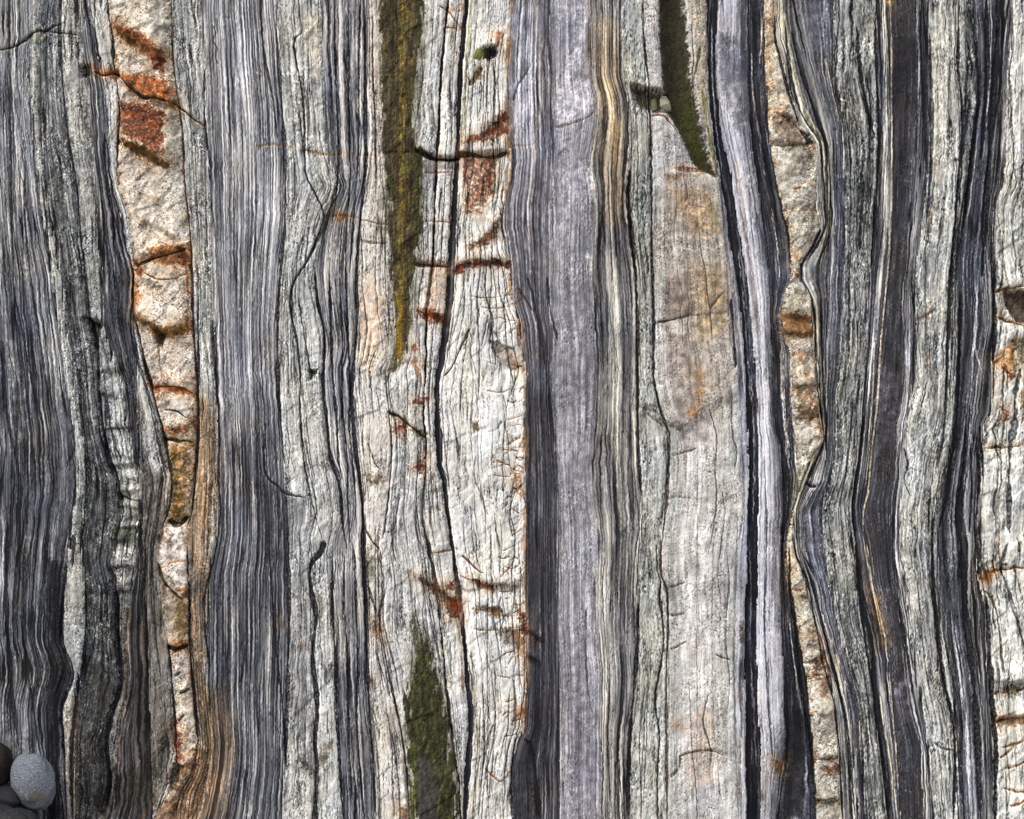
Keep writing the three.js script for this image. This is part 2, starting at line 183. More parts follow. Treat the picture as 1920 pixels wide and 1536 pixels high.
joint(L_big, [860, 272, 900, 255, 952, 205], [858, 292, 955, 288], [840, 512, 885, 493, 958, 491], [832, 1090, 880, 1108, 986, 1085]);
joint(L_ac, [1163, 165, 1200, 168, 1218, 172], [1170, 212, 1220, 212], [1198, 758, 1225, 782, 1252, 802]);
joint(L_pink, [1205, 172, 1248, 174, 1330, 172], [1205, 212, 1250, 214, 1280, 262, 1310, 322, 1350, 330], [1222, 606, 1260, 600, 1300, 590, 1375, 585], [1240, 796, 1278, 802, 1312, 768, 1388, 738], [1240, 940, 1290, 934, 1392, 938]);
joint(L_boudin, [1435, 212, 1500, 232], [1440, 272, 1530, 270], [1450, 396, 1540, 390], [1470, 505, 1510, 518], [1462, 588, 1525, 590], [1462, 634, 1530, 628], [1480, 728, 1535, 722], [1485, 790, 1545, 780], [1478, 935, 1500, 938], [1475, 1105, 1520, 1100], [1490, 1270, 1562, 1262], [1512, 1420, 1575, 1418], [1520, 1500, 1580, 1496]);
joint(L_right, [1860, 546, 1940, 540], [1860, 590, 1940, 612], [1855, 682, 1900, 640, 1940, 630], [1838, 836, 1940, 830], [1830, 1076, 1880, 1070, 1940, 1064], [1850, 1298, 1900, 1290, 1940, 1282], [1855, 1352, 1940, 1346]);
function jointY(p, x) { const n = p.length; if (x <= p[0]) return p[1]; for (let k = 2; k < n; k += 2) if (x <= p[k]) return p[k - 1] + (p[k + 1] - p[k - 1]) * (x - p[k - 2]) / (p[k] - p[k - 2]); return p[n - 1]; }
function blockOf(L, x, y) { let b = 0; for (const p of L.joints) if (y > jointY(p, x) + 1.5 * noise(x / 7, y / 40 + p[1])) b++; return b; }

// ---------------------------------------------------------------- the face as a relief: colour, depth and fine grain on a grid of one wall unit
const X0 = -64, Y0 = -50, GW = 2048, GH = 1636, NP = GW * GH;
const CR = new Float32Array(NP), CG = new Float32Array(NP), CB = new Float32Array(NP), HH = new Float32Array(NP), FF = new Float32Array(NP);
const OWNER = new Uint8Array(NP);
const xsAt = new Float32Array(NL + 1), wNom = [], tNom = [0];
function boundsAt(y, out) {
  const yc = clamp(y, -400, 1700);
  for (let i = 0; i <= NL; i++) {
    let x = BOUND[i](yc);
    if (i > 0 && i < NL) x += 1.5 * noise(yc / 26, i * 3.7) + 0.7 * noise(yc / 9, i * 5.1 + 50);
    if (i > 0 && x < out[i - 1] + 1.2) x = out[i - 1];
    out[i] = x;
  }
}
for (const L of LAYER) { const v = L.mean, a = v < 0.5 ? L.d : L.m, b = v < 0.5 ? L.m : L.p, t = v < 0.5 ? v * 2 : v * 2 - 1; L.ref = (mix(a[0], b[0], t) + mix(a[1], b[1], t) + mix(a[2], b[2], t)) / 3; }
for (let i = 0; i < NL; i++) { let s = 0; for (let y = 0; y <= 1536; y += 64) s += Math.max(0, BOUND[i + 1](y) - BOUND[i](y)); wNom.push(Math.max(3, s / 25)); tNom.push(tNom[i] + wNom[i]); }
const H2 = (i, j, k) => { let h = Math.imul(i, 374761393) + Math.imul(j, 668265263) + Math.imul(k, 974711); h = Math.imul(h ^ (h >>> 13), 1274126177); return ((h ^ (h >>> 16)) >>> 0) / 4294967296; };
function chips(x, y, sx, sy) {            // angular chipped facets: each cell is a little tilted plane
  const a = x / sx, b = y / sy, ia = Math.floor(a), ib = Math.floor(b); let best = 9, r = 0;
  for (let q = -1; q <= 1; q++) for (let p = -1; p <= 1; p++) { const i = ia + p, j = ib + q, dx = a - i - H2(i, j, 1), dy = b - j - H2(i, j, 2), d = dx * dx + dy * dy; if (d < best) { best = d; r = (H2(i, j, 3) - 0.5) * 2.2 * dx + (H2(i, j, 4) - 0.5) * 2.2 * dy + (H2(i, j, 5) - 0.5) * 0.8; } }
  return r;
}
const shp = (n) => 1.25 * n / (0.28 + Math.abs(n));
for (let j = 0; j < GH; j++) {
  const y = j + Y0; boundsAt(y, xsAt);
  let li = 0;
  for (let i = 0; i < GW; i++) {
    const x = i + X0, o = j * GW + i;
    while (li < NL - 1 && x >= xsAt[li + 1]) li++;
    const u0 = (x - xsAt[li]) / Math.max(0.01, xsAt[li + 1] - xsAt[li]);
    const fg = Math.min(LAYER[li].fg ?? 7, u0 < 0.5 ? LAYER[Math.max(0, li - 1)].fg ?? 7 : LAYER[Math.min(NL - 1, li + 1)].fg ?? 7);
    const xr = x + 1.0 * noise(x / 7.3 + 11, y / 31) + 0.5 * noise(x / 5 + 3, y / 7.7) + fg * (noise(x / 4.1 + 61, y / 210 + x / 90) + 0.5 * noise(x / 2.6 + 7, y / 130)); let lj = li; while (lj > 0 && xr < xsAt[lj]) lj--; while (lj < NL - 1 && xr >= xsAt[lj + 1]) lj++;
    const L = LAYER[lj], w = xsAt[lj + 1] - xsAt[lj], u = clamp((x - xsAt[lj]) / Math.max(w, 0.01));
    OWNER[o] = lj;
    const T = tNom[lj] + u * wNom[lj] + L.w * (1.2 * noise(x / 38, y / 70) + 0.6 * noise(x / 13 + 40, y / 26) + 0.25 * noise(x / 5.3 + 70, y / 11));
    const ly = L.ly || 1.2, n1 = noise(T / 26, y / (700 * ly) + li), n2 = noise(T / 11 + 70, y / (380 * ly) + 2 * li), n3 = noise(T / 5.1 + 11, y / (170 * ly) + 5), n4 = noise(T / 2.63 + 33, y / (85 * ly));
    const brk = 0.75 + 0.5 * noise(x / 21 + 5, y / 55 + 8);
    const lam = L.a[0] * shp(n1) + (L.a[1] * shp(n2) + L.a[2] * shp(n3) * 1.15 + L.a[3] * shp(n4) * 1.25) * brk;
    const sx = x + 0.31 * y / L.ge, sy = y - 0.27 * x, g1 = noise(sx / (L.gs * 1.17), sy / (L.gs * 1.17 * L.ge)), g2 = noise(sx / (L.gs * 2.9) + 8, sy / (L.gs * 2.9 * L.ge) + 3), g3 = H2(i, j, 9) - 0.5;
    const fl = smooth(0.38, 0.62, noise(sx / (L.gs * 1.9) + 60, sy / (L.gs * 1.7 * L.ge) + 9)) - 1.1 * smooth(0.36, 0.6, noise(sx / (L.gs * 1.7) + 160, sy / (L.gs * 2.1 * L.ge) + 49));
    const mot = noise(sx / 13.7 + 21, sy / (15 * L.ge)) + 0.6 * noise(sx / 6.1 + 5, sy / (6.6 * L.ge) + 77), amp = clamp(0.75 + 0.75 * noise(x / 34 + 210, y / 60 + li), 0.35, 1.5);
    const gr = (0.85 * g1 + 0.6 * g2 + 0.5 * g3 + 0.9 * fl) * amp + 0.55 * mot;
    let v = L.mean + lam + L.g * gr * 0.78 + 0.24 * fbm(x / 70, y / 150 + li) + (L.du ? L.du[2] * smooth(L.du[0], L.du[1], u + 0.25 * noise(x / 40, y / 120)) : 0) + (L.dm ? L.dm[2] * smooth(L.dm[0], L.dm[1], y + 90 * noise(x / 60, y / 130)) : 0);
    let th = 0;
    let wt = 0; if (L.wt) { const r = Math.abs(noise(T / 9 + 320, y / (420 * ly) + 5 * li)), q = noise(T / 14 + 70, y / 150 + li + 40); wt = smooth(0.10, 0.02, r) * smooth(0, 0.35, q); v += L.wt * wt; }
    if (L.th) { const r2 = Math.abs(noise(T / 6.3 + 520, y / (230 * ly) + 3 * li)), q2 = noise(T / 11 + 170, y / 80 + li); v -= 0.8 * L.th * smooth(0.12, 0.03, r2) * smooth(-0.05, 0.35, q2); const r = Math.abs(noise(T / 15 + 120, y / 420 + 9 * li)), q = noise(T / 20 + 7, y / 130 + li); th = smooth(0.085, 0.02, r) * smooth(-0.2, 0.25, q); v -= L.th * th; }
    v = clamp(v, -0.08, 1.12);
    const a = v < 0.5 ? L.d : L.m, b = v < 0.5 ? L.m : L.p, t = v < 0.5 ? v * 2 : v * 2 - 1;
    const hue = 5 * noise(x / 60 + 300, y / 110) + 6 * noise(x / 4.3 + 60, y / 6.7), k = 1;
    CR[o] = mix(a[0], b[0], t) * k + hue; CG[o] = mix(a[1], b[1], t) * k + hue * 0.35; CB[o] = mix(a[2], b[2], t) * k - hue;
    let h = L.z + L.b * (1 - Math.pow(Math.abs(2 * u - 1), 2.4)) + L.lh * (0.5 * shp(n1) * 0.6 + shp(n2) * 0.55 + shp(n3) * 0.3) - 3.2 * th * Math.min(1, L.th * 2) + 2.2 * fbm(x / 60 + 5, y / 130) + 24 * fbm(x / 300, y / 460 + 40) + L.ch * (1.5 * chips(x + 5 * noise(x / 15, y / 15), y + 0.5 * x, 26, 26 * Math.sqrt(L.ge) * 1.3) + 0.6 * chips(x, y - 0.4 * x, 9.3, 9.3 * L.ge) + (L.ch > 1.5 ? 1.7 * chips(x + 6 * noise(x / 30, y / 22) + 500, y + 0.8 * x, 58, 46) : 0));
    let jp = 0;
    if (L.joints.length) {
      const bk = blockOf(L, x, y), r1 = noise(bk * 7.31 + 0.5, li * 3.1 + 0.5), r2 = noise(bk * 3.7 + 0.4, li + 9.3);
      h += 5 * r1 + (u - 0.5) * 8 * r2 + 1.6 * fbm(x / 22, y / 22 + bk * 3) * (L.b > 5 ? 2.2 : 0.8);
      for (const p of L.joints) { const dy = Math.abs(y - jointY(p, x) + 4 * noise(x / 9, p[1]) + 2 * noise(x / 3.7, p[1])); if (dy < 26) jp = Math.max(jp, Math.exp(-dy * dy / 90)); }
      h -= (L.jr ?? 2) * jp * clamp(0.75 + 0.8 * noise(x / 14, y / 30 + li));
    }
    if (L.ru) {                            // iron stain, strongest along edges and joints
      const e = Math.max(smooth(10, 0, u * w), smooth(10, 0, (1 - u) * w)), f = fbm(x / 24 + 3, y / 30 + li * 5) + 0.42 * e + 0.5 * jp + 0.35 * noise(x / 3.1 + 9, y / 3.7) - 0.62 + 0.25 * L.ru;
      const pq = 0.5 * Math.min(1, L.ru * 1.3) * smooth(-0.5, 0.05, f); if (pq > 0) { const z = clamp(0.6 + (v - 0.3) * 0.75, 0.45, 1.15); CR[o] = mix(CR[o], 222 * z, pq); CG[o] = mix(CG[o], 186 * z, pq); CB[o] = mix(CB[o], 148 * z, pq); }
      const q = L.ru * smooth(-0.02, 0.40, f); if (q > 0) { const z = clamp(0.55 + (v - 0.3) * 0.9, 0.4, 1.25), t = clamp(0.5 + noise(x / 11 + 70, y / 13) + 0.4 * noise(x / 3, y / 3 + 9)); CR[o] = mix(CR[o], mix(128, 206, t) * z, q); CG[o] = mix(CG[o], mix(66, 138, t) * z, q); CB[o] = mix(CB[o], mix(36, 78, t) * z, q); }
    }
    HH[o] = h;
    FF[o] = 0.42 * L.lh * (0.6 * shp(n3) + 0.7 * shp(n4)) + L.g * 1.5 * gr - 0.9 * th;
  }
}

// ---------------------------------------------------------------- features cut into or stained onto the face
function spline(p, step = 4) {
  const n = p.length / 2, out = [];
  for (let i = 0; i < n - 1; i++) {
    const q = (k) => { const c = clamp(i + k, 0, n - 1); return [p[2 * c], p[2 * c + 1]]; };
    const [a, b, c, d] = [q(-1), q(0), q(1), q(2)], m = Math.max(1, Math.ceil(Math.hypot(c[0] - b[0], c[1] - b[1]) / step));
    for (let k = 0; k < m; k++) { const t = k / m, f = (s) => 0.5 * (2 * b[s] + (c[s] - a[s]) * t + (2 * a[s] - 5 * b[s] + 4 * c[s] - d[s]) * t * t + (3 * b[s] - a[s] - 3 * c[s] + d[s]) * t * t * t); out.push(f(0), f(1)); }
  }
  out.push(p[2 * n - 2], p[2 * n - 1]); return out;
}
const soak = (o, k) => 1 - k + k * clamp(Math.pow((CR[o] + CG[o] + CB[o]) / 3 / LAYER[OWNER[o]].ref, 0.85), 0.35, 1.5);   // a stain lets the grain below show
// a line along the face: w width, c colour, a strength, h depth in mm (negative is cut in), rag raggedness, taper: fades at both ends
function stroke(pts, w, { c = [34, 35, 42], a = 0.9, h = -5, rag = 1, taper = 1, soft = 0.9, seed = 0, halo } = {}) {
  const s = spline(pts), n = s.length / 2, R = w + 6 + rag * 2 + (halo ? halo.r : 0);
  const dist = new Map();
  for (let k = 0; k < n - 1; k++) {
    const x1 = s[2 * k], y1 = s[2 * k + 1], x2 = s[2 * k + 2], y2 = s[2 * k + 3], dx = x2 - x1, dy = y2 - y1, l2 = dx * dx + dy * dy || 1e-6;
    const i0 = Math.max(0, Math.floor(Math.min(x1, x2) - R - X0)), i1 = Math.min(GW - 1, Math.ceil(Math.max(x1, x2) + R - X0)), j0 = Math.max(0, Math.floor(Math.min(y1, y2) - R - Y0)), j1 = Math.min(GH - 1, Math.ceil(Math.max(y1, y2) + R - Y0));
    for (let j = j0; j <= j1; j++) for (let i = i0; i <= i1; i++) {
      const x = i + X0 + rag * 1.3 * noise((i) / 11 + seed, j / 11), y = j + Y0 + rag * 1.3 * noise(i / 11 + 90 + seed, j / 11);
      const t = clamp(((x - x1) * dx + (y - y1) * dy) / l2), d = Math.hypot(x - x1 - t * dx, y - y1 - t * dy), o = j * GW + i, e = dist.get(o);
      if (!e) dist.set(o, [d, (k + t) / (n - 1)]); else if (d < e[0]) { e[0] = d; e[1] = (k + t) / (n - 1); }
    }
  }
  for (const [o, [d, t]] of dist) {
    const i = o % GW, j = (o / GW) | 0;
    const wv = 0.5 * w * (1 + 0.75 * rag * noise(t * n / 13 + seed * 3.3, seed + 0.5) + 0.35 * rag * noise(t * n / 3.7 + seed, 7.5)) * (taper ? Math.pow(clamp(Math.min(t, 1 - t) * 7), 0.6) : 1);
    const m = smooth(wv + soft, wv - soft * 0.6, d) * (wv > 0.15 ? 1 : 0);
    if (halo) { const q = halo.a * smooth(halo.r, 0, d) * clamp(0.55 + 0.9 * noise(i / 9 + seed, j / 9)); const z = soak(o, 0.9); CR[o] = mix(CR[o], halo.c[0] * z, q); CG[o] = mix(CG[o], halo.c[1] * z, q); CB[o] = mix(CB[o], halo.c[2] * z, q); }
    if (m <= 0) continue;
    const lum = c[0] + c[1] + c[2], q = clamp(a * m * (0.86 + 0.4 * noise(i / 3.3, j / 5.7) + (lum > 240 ? 0.5 * noise(i / 5.3 + 9, j / 17) : 0))), v = 6 * noise(i / 2.2, j / 3), z = lum > 200 ? soak(o, 0.85) : 1;
    CR[o] = mix(CR[o], (c[0] + v) * z, q); CG[o] = mix(CG[o], (c[1] + v) * z, q); CB[o] = mix(CB[o], (c[2] + v) * z, q);
    HH[o] += h * m;
  }
}
function polyField(p, R, fn, rag = 3, seed = 0, sc = 14) {  // fn(o, signed distance inside > 0, x, y)
  const n = p.length / 2; let ax = 1e9, bx = -1e9, ay = 1e9, by = -1e9;
  for (let k = 0; k < n; k++) { ax = Math.min(ax, p[2 * k]); bx = Math.max(bx, p[2 * k]); ay = Math.min(ay, p[2 * k + 1]); by = Math.max(by, p[2 * k + 1]); }
  const i0 = Math.max(0, Math.floor(ax - R - X0)), i1 = Math.min(GW - 1, Math.ceil(bx + R - X0)), j0 = Math.max(0, Math.floor(ay - R - Y0)), j1 = Math.min(GH - 1, Math.ceil(by + R - Y0));
  for (let j = j0; j <= j1; j++) for (let i = i0; i <= i1; i++) { const x = i + X0, y = j + Y0; const s = polyDist(p, x, y) + rag * (noise(x / sc + seed, y / sc) + 0.5 * noise(x / sc * 2.7 + seed, y / sc * 2.7)); if (s > -R) fn(j * GW + i, s, x, y); }
}
function polyDist(p, x, y) {
  const n = p.length / 2; let inside = false, d2 = 1e18;
  for (let k = 0, l = n - 1; k < n; l = k++) {
    const x1 = p[2 * l], y1 = p[2 * l + 1], x2 = p[2 * k], y2 = p[2 * k + 1];
    if ((y1 > y) !== (y2 > y) && x < (x2 - x1) * (y - y1) / (y2 - y1) + x1) inside = !inside;
    const dx = x2 - x1, dy = y2 - y1, t = clamp(((x - x1) * dx + (y - y1) * dy) / (dx * dx + dy * dy || 1e-6)), ex = x - x1 - t * dx, ey = y - y1 - t * dy;
    d2 = Math.min(d2, ex * ex + ey * ey);
  }
  return inside ? Math.sqrt(d2) : -Math.sqrt(d2);
}
// a stain: blotchy colour with pale crystals showing through
function stain(p, c, { a = 0.85, rag = 4, edge = 4, patch = 0.5, sc = 9, seed = 0, h = 0, along = 1 } = {}) {
  const k0 = p[0] * 0.37 + seed, rusty = c[0] - c[2] > 60;
  if (rusty) polyField(p, 30, (o, s, x, y) => { const q = 0.5 * a * smooth(-26, 2, s + 9 * fbm(x / 17 + k0, y / 17)) * clamp(0.6 + 0.9 * noise(x / 9 + k0, y / 12)); if (q <= 0.01) return; const z = soak(o, 0.9); CR[o] = mix(CR[o], 206 * z, q); CG[o] = mix(CG[o], 164 * z, q); CB[o] = mix(CB[o], 122 * z, q); }, 8, k0 + 5);
  if (rusty) rag += 3;
  polyField(p, edge + 6, (o, s, x, y) => {
    let q = smooth(-edge, edge, s + 3.5 * noise(x / 4.3 + k0, y / 4.9) + 2 * noise(x / 2.1 + k0, y / 2.3));
    if (q <= 0.01) return;
    const f = fbm(x / sc + k0, y / (sc * along) + seed) + 0.3 * noise(x / 2.7 + k0, y / (2.9 * Math.sqrt(along)));
    q = a * q * mix(1, smooth(-0.42, 0.30, f + 0.02 * Math.min(s, 10)), clamp(patch * 1.25));
    const v = 9 * noise(x / 2.6 + 3, y / 3.2 + seed), w = clamp(0.5 + 0.9 * noise(x / 13 + k0, y / (15 * along)) + 0.3 * noise(x / 5, y / 5 + k0)), z = soak(o, patch < 0.25 ? 0.45 : 0.72) * mix(0.74, 1.2, w), sat = c[0] - c[2] > 45 ? 16 * (w - 0.35) : 0;
    CR[o] = mix(CR[o], (c[0] + v + sat) * z, q); CG[o] = mix(CG[o], (c[1] + v * 0.8) * z, q); CB[o] = mix(CB[o], (c[2] + v * 0.6 - sat * 0.7) * z, q); HH[o] += h * q;
  }, rag, k0);
}
// a sunk or raised patch with its own tilt: h at its middle (mm), gx, gy slopes (mm per 100 units), edge softness
function facet(p, h, { gx = 0, gy = 0, edge = 3, rag = 2, seed = 0 } = {}) {
  let cx = 0, cy = 0; const n = p.length / 2; for (let k = 0; k < n; k++) { cx += p[2 * k] / n; cy += p[2 * k + 1] / n; }
  polyField(p, edge + 2, (o, s, x, y) => { HH[o] += smooth(-edge, edge, s) * (h + gx * (x - cx) / 100 + gy * (y - cy) / 100); }, rag, seed);
}
// a ledge: the rock above the line stands out by d mm and turns back under along a strip of width w below it
function ledge(pts, w, d, up = 55) {
  const s = spline(pts, 6), n = s.length / 2; let ax = 1e9, bx = -1e9, ay = 1e9, by = -1e9;
  for (let k = 0; k < n; k++) { ax = Math.min(ax, s[2 * k]); bx = Math.max(bx, s[2 * k]); ay = Math.min(ay, s[2 * k + 1]); by = Math.max(by, s[2 * k + 1]); }
  for (let j = Math.max(0, Math.floor(ay - up - Y0)); j <= Math.min(GH - 1, by + w + 6 - Y0); j++) for (let i = Math.max(0, Math.floor(ax - X0)); i <= Math.min(GW - 1, bx - X0); i++) {
    const x = i + X0, y = j + Y0; let k = 0; while (k < n - 2 && s[2 * k + 2] < x) k++;
    const t = clamp((x - s[2 * k]) / (s[2 * k + 2] - s[2 * k] || 1)), yl = mix(s[2 * k + 1], s[2 * k + 3], t) + 2.2 * noise(x / 8, y / 50), e = smooth(0, 8, x - ax) * smooth(0, 8, bx - x), q = y - yl;
    if (q < -up || q > w + 5) continue;
    HH[j * GW + i] += 1.5 * e * d * (q < 0 ? smooth(-up, 0, q) : 1 - smooth(0, w, q));
  }
}
const RUST = [172, 88, 38], RED = [126, 58, 38], OCHRE = [198, 132, 70], OLIVE = [104, 80, 46], SEAM = [36, 37, 45], CRACK = [40, 37, 35], GREEN = [84, 86, 40];

// far left: crack across the upper corner, tonal lenses, dark foot, partly vignette shade painted in
stroke([-64, 96, 0, 92, 28, 84, 48, 74, 62, 62, 84, 58, 110, 62, 150, 68], 4, { c: CRACK, h: -6, halo: { c: [150, 138, 96], a: 0.45, r: 9 } });
stroke([82, 62, 100, 50, 118, 44], 2.5, { c: CRACK });
stain([62, 62, 82, 62, 84, 76, 64, 76], [206, 198, 160], { a: 0.7 });
for (const [pts, w] of [[[18, -40, 16, 120, 20, 300, 24, 520], 4], [[46, 300, 48, 420, 62, 560, 84, 700, 96, 800], 3.5], [[78, 330, 88, 420, 92, 512], 4], [[3, 640, 8, 760, 30, 860, 44, 930], 6], [[28, 560, 60, 720, 80, 800], 4], [[52, 1024, 46, 1200, 62, 1330, 78, 1420], 5], [[14, 980, 12, 1130, 20, 1290, 36, 1400], 6]]) stroke(pts, w, { a: 0.8, h: -3, seed: w + pts[0] });
stain([8, 636, 22, 640, 44, 740, 48, 820, 34, 830, 22, 760], [176, 178, 176], { a: 0.75, patch: 0.4 });
stain([-64, 1300, -10, 1280, 12, 1330, 26, 1398, -64, 1396], [168, 172, 176], { a: 0.7, patch: 0.3 });
stain([84, 1040, 120, 1060, 112, 1200, 132, 1262, 114, 1330, 116, 1536, 92, 1536, 90, 1300], [30, 31, 36], { a: 0.75, patch: 0.3, edge: 7 });
stroke([116, -20, 116, 120, 128, 256, 142, 340, 150, 430, 160, 512, 170, 600, 182, 650, 186, 720, 192, 790, 208, 860, 226, 910, 232, 960, 222, 1000, 214, 1060], 4.5, { h: -8 });
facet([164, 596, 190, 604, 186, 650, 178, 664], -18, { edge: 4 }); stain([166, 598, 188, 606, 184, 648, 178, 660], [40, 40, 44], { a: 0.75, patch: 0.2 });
stroke([140, 655, 165, 648, 190, 672], 5, { c: [196, 196, 206], a: 0.5, h: 0, rag: 3 }); stroke([196, 668, 222, 674], 4, { c: [196, 196, 206], a: 0.45, h: 0, rag: 3 });
LAYER[L_chain].joints.forEach((p, k) => { const m = p.length - 2, sl = k % 2 ? 5 : -3; ledge([p[0] - 4, p[1] - 2 + sl, (p[0] + p[m]) / 2, (p[1] + p[m + 1]) / 2 - 4, p[m] + 4, p[m + 1] - sl], 7 + 3 * (k % 3), 8, 26); if (k % 3 === 0) stroke([p[0] + 6, p[1] + sl, (p[0] + p[m]) / 2, (p[1] + p[m + 1]) / 2, p[m] - 8, p[m + 1] - sl], 2, { c: [46, 46, 48], h: -4, a: 0.7, rag: 2, seed: k }); });
for (const p of LAYER[L_chain].joints.slice(4, 8)) ledge([p[0] - 4, p[1] + 12, p[p.length - 2] + 4, p[p.length - 1] + 14], 9, 8, 18);
stain([205, 1014, 250, 1016, 250, 1062, 240, 1110, 222, 1096], [206, 204, 198], { a: 0.7 });
stain([206, 985, 262, 985, 258, 1014, 214, 1016], [74, 78, 52], { a: 0.6 });
stroke([132, 1030, 140, 1010, 138, 1060], 7, { h: -8 });
stroke([160, 1100, 161, 1190, 154, 1250, 144, 1300, 134, 1400, 136, 1536], 5, { h: -7 });
stroke([126, 1060, 116, 1190, 138, 1262, 116, 1330, 121, 1400, 125, 1536], 4, { h: -7 });
stroke([222, 1120, 221, 1200, 228, 1280, 208, 1350, 200, 1400, 206, 1470, 196, 1536], 7, { h: -9 });
stain([232, 1135, 246, 1140, 240, 1290, 226, 1400, 222, 1500, 214, 1460, 226, 1330], [150, 124, 100], { a: 0.6, patch: 0.5 });
stain([124, 1320, 150, 1290, 150, 1536, 126, 1536], [176, 152, 136], { a: 0.55, patch: 0.6, along: 2 });
stain([164, 1240, 205, 1250, 200, 1420, 190, 1536, 160, 1536, 160, 1350], [56, 52, 44], { a: 0.5, patch: 0.7 });
stain([262, 860, 312, 900, 308, 990, 300, 1040, 316, 1230, 326, 1380, 300, 1500, 250, 1536, 236, 1400, 250, 1200, 262, 1040], [62, 52, 40], { a: 0.55, patch: 0.3, edge: 14, along: 5 });
stain([140, 1490, 196, 1536, 240, 1536, 300, 1450, 280, 1420], [44, 40, 34], { a: 0.5, edge: 12 });
stain([190, 1515, 208, 1510, 204, 1536, 186, 1536], [200, 186, 170], { a: 0.8 });
// lines of the dark bent layer
{ const r = rng(5); for (let k = 0; k < 9; k++) { const u = 0.08 + 0.84 * r(), y0 = 380 + r() * 700, len = 160 + r() * 320, p = [], tmp = new Float32Array(NL + 1); for (let q = 0; q <= 5; q++) { boundsAt(y0 + len * q / 5, tmp); p.push(mix(tmp[L_dark1], tmp[L_vein], clamp(u + 0.05 * (r() - 0.5))), y0 + len * q / 5); } stroke(p, 1.5 + 3 * r(), { a: 0.7, h: -3, seed: k * 7 }); } }
stroke([252, 590, 272, 680, 284, 724, 304, 800, 314, 852, 322, 905, 316, 956, 302, 992], 5, { h: -9 });

// the rusty vein
stain([270, -50, 320, -50, 330, 150, 340, 300, 330, 320, 300, 120], [140, 142, 134], { a: 0.5, patch: 0.5, sc: 16 }); stain([318, 210, 344, 240, 354, 440, 330, 430, 310, 320], [150, 152, 144], { a: 0.45, patch: 0.5, sc: 16, along: 2 });
stroke([203, -20, 204, 30, 212, 70, 215, 130, 224, 200, 221, 256, 218, 330], 3.5, { h: -5 });
stroke([178, -20, 180, 60, 188, 120], 2.5, {}); stroke([196, 250, 200, 330, 214, 400, 232, 470], 4, { h: -6 });
stroke([320, -20, 322, 60, 326, 130, 336, 205, 342, 256, 346, 340, 356, 430, 360, 520, 362, 600, 367, 680, 370, 760, 366, 850, 358, 930], 2.6, { c: [70, 44, 38], h: -5 });
stain([212, 46, 230, 50, 262, 66, 288, 84, 312, 108, 306, 128, 280, 112, 258, 96, 240, 78, 224, 66], RUST, { a: 0.9, patch: 0.45 });
stain([224, 62, 246, 74, 268, 90, 256, 92, 236, 82], [112, 82, 44], { a: 0.85, patch: 0.2 });
stain([286, 100, 312, 108, 304, 134, 290, 126], RED, { a: 0.9 });
ledge([212, 44, 240, 60, 270, 74, 312, 104], 22, 14);
stain([172, 124, 190, 128, 218, 134, 218, 148, 190, 142, 172, 132], RUST, { a: 0.8 });
stain([222, 138, 250, 144, 280, 140, 312, 152, 334, 192, 330, 206, 300, 192, 270, 186, 246, 170], RUST, { a: 0.85, patch: 0.6 });
stroke([178, 136, 196, 142, 220, 140, 244, 164, 270, 184, 300, 188, 334, 200, 364, 224, 384, 236], 3.5, { c: CRACK, h: -7, halo: { c: OCHRE, a: 0.5, r: 10 } });
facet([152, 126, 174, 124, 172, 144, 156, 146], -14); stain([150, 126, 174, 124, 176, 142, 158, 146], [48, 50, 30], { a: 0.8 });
ledge([222, 142, 246, 160, 272, 180, 300, 188, 334, 196], 14, 12);
stain([224, 190, 250, 192, 285, 200, 308, 212, 306, 250, 312, 292, 290, 288, 262, 266, 232, 256, 226, 230], [124, 62, 38], { a: 0.9, patch: 0.55, sc: 7 });
stain([232, 262, 258, 268, 288, 284, 320, 308, 312, 316, 282, 304, 256, 288, 238, 274], [112, 78, 40], { a: 0.9, patch: 0.2 });
ledge([226, 260, 256, 268, 288, 286, 322, 306], 20, 16);
stain([250, 396, 300, 410, 340, 440, 330, 470, 270, 476], [214, 200, 184], { a: 0.6 }); ledge([256, 424, 280, 412, 304, 430, 340, 446], 12, 6, 30);
stain([278, 468, 306, 458, 340, 462, 352, 470, 352, 492, 330, 502, 290, 494], [164, 98, 48], { a: 0.8 });
stain([338, 464, 354, 470, 352, 500, 340, 496], [140, 58, 26], { a: 0.85 }); stain([250, 488, 264, 494, 268, 512, 256, 520], [132, 54, 28], { a: 0.9 });
stroke([256, 500, 280, 488, 302, 482, 318, 478, 350, 466], 4, { c: [66, 50, 36], h: -8, halo: { c: OCHRE, a: 0.5, r: 9 } });
ledge([258, 482, 290, 474, 320, 470, 350, 458], 14, 9, 40);
stain([266, 520, 306, 536, 300, 546, 280, 540], [122, 108, 90], { a: 0.8 }); stain([250, 520, 260, 530, 262, 570, 250, 590], RUST, { a: 0.7 });
stroke([272, 512, 300, 524, 330, 522, 352, 512], 2.5, { c: [120, 66, 34], h: -3 });
stroke([350, 500, 353, 560, 352, 620], 4, { c: RUST, h: -1, a: 0.7 });
stain([250, 594, 270, 596, 300, 612, 330, 614, 352, 606, 350, 626, 322, 634, 300, 636, 280, 616], [150, 104, 54], { a: 0.85, patch: 0.35 });
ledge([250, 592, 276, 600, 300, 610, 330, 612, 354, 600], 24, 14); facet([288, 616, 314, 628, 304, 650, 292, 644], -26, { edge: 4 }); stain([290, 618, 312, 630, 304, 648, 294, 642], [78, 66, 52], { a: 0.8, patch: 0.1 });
stroke([298, 640, 300, 680, 306, 714], 3, { c: [140, 110, 84], h: -3 });
stroke([268, 650, 272, 700, 286, 740], 3, { c: RUST, h: -1, a: 0.7 });
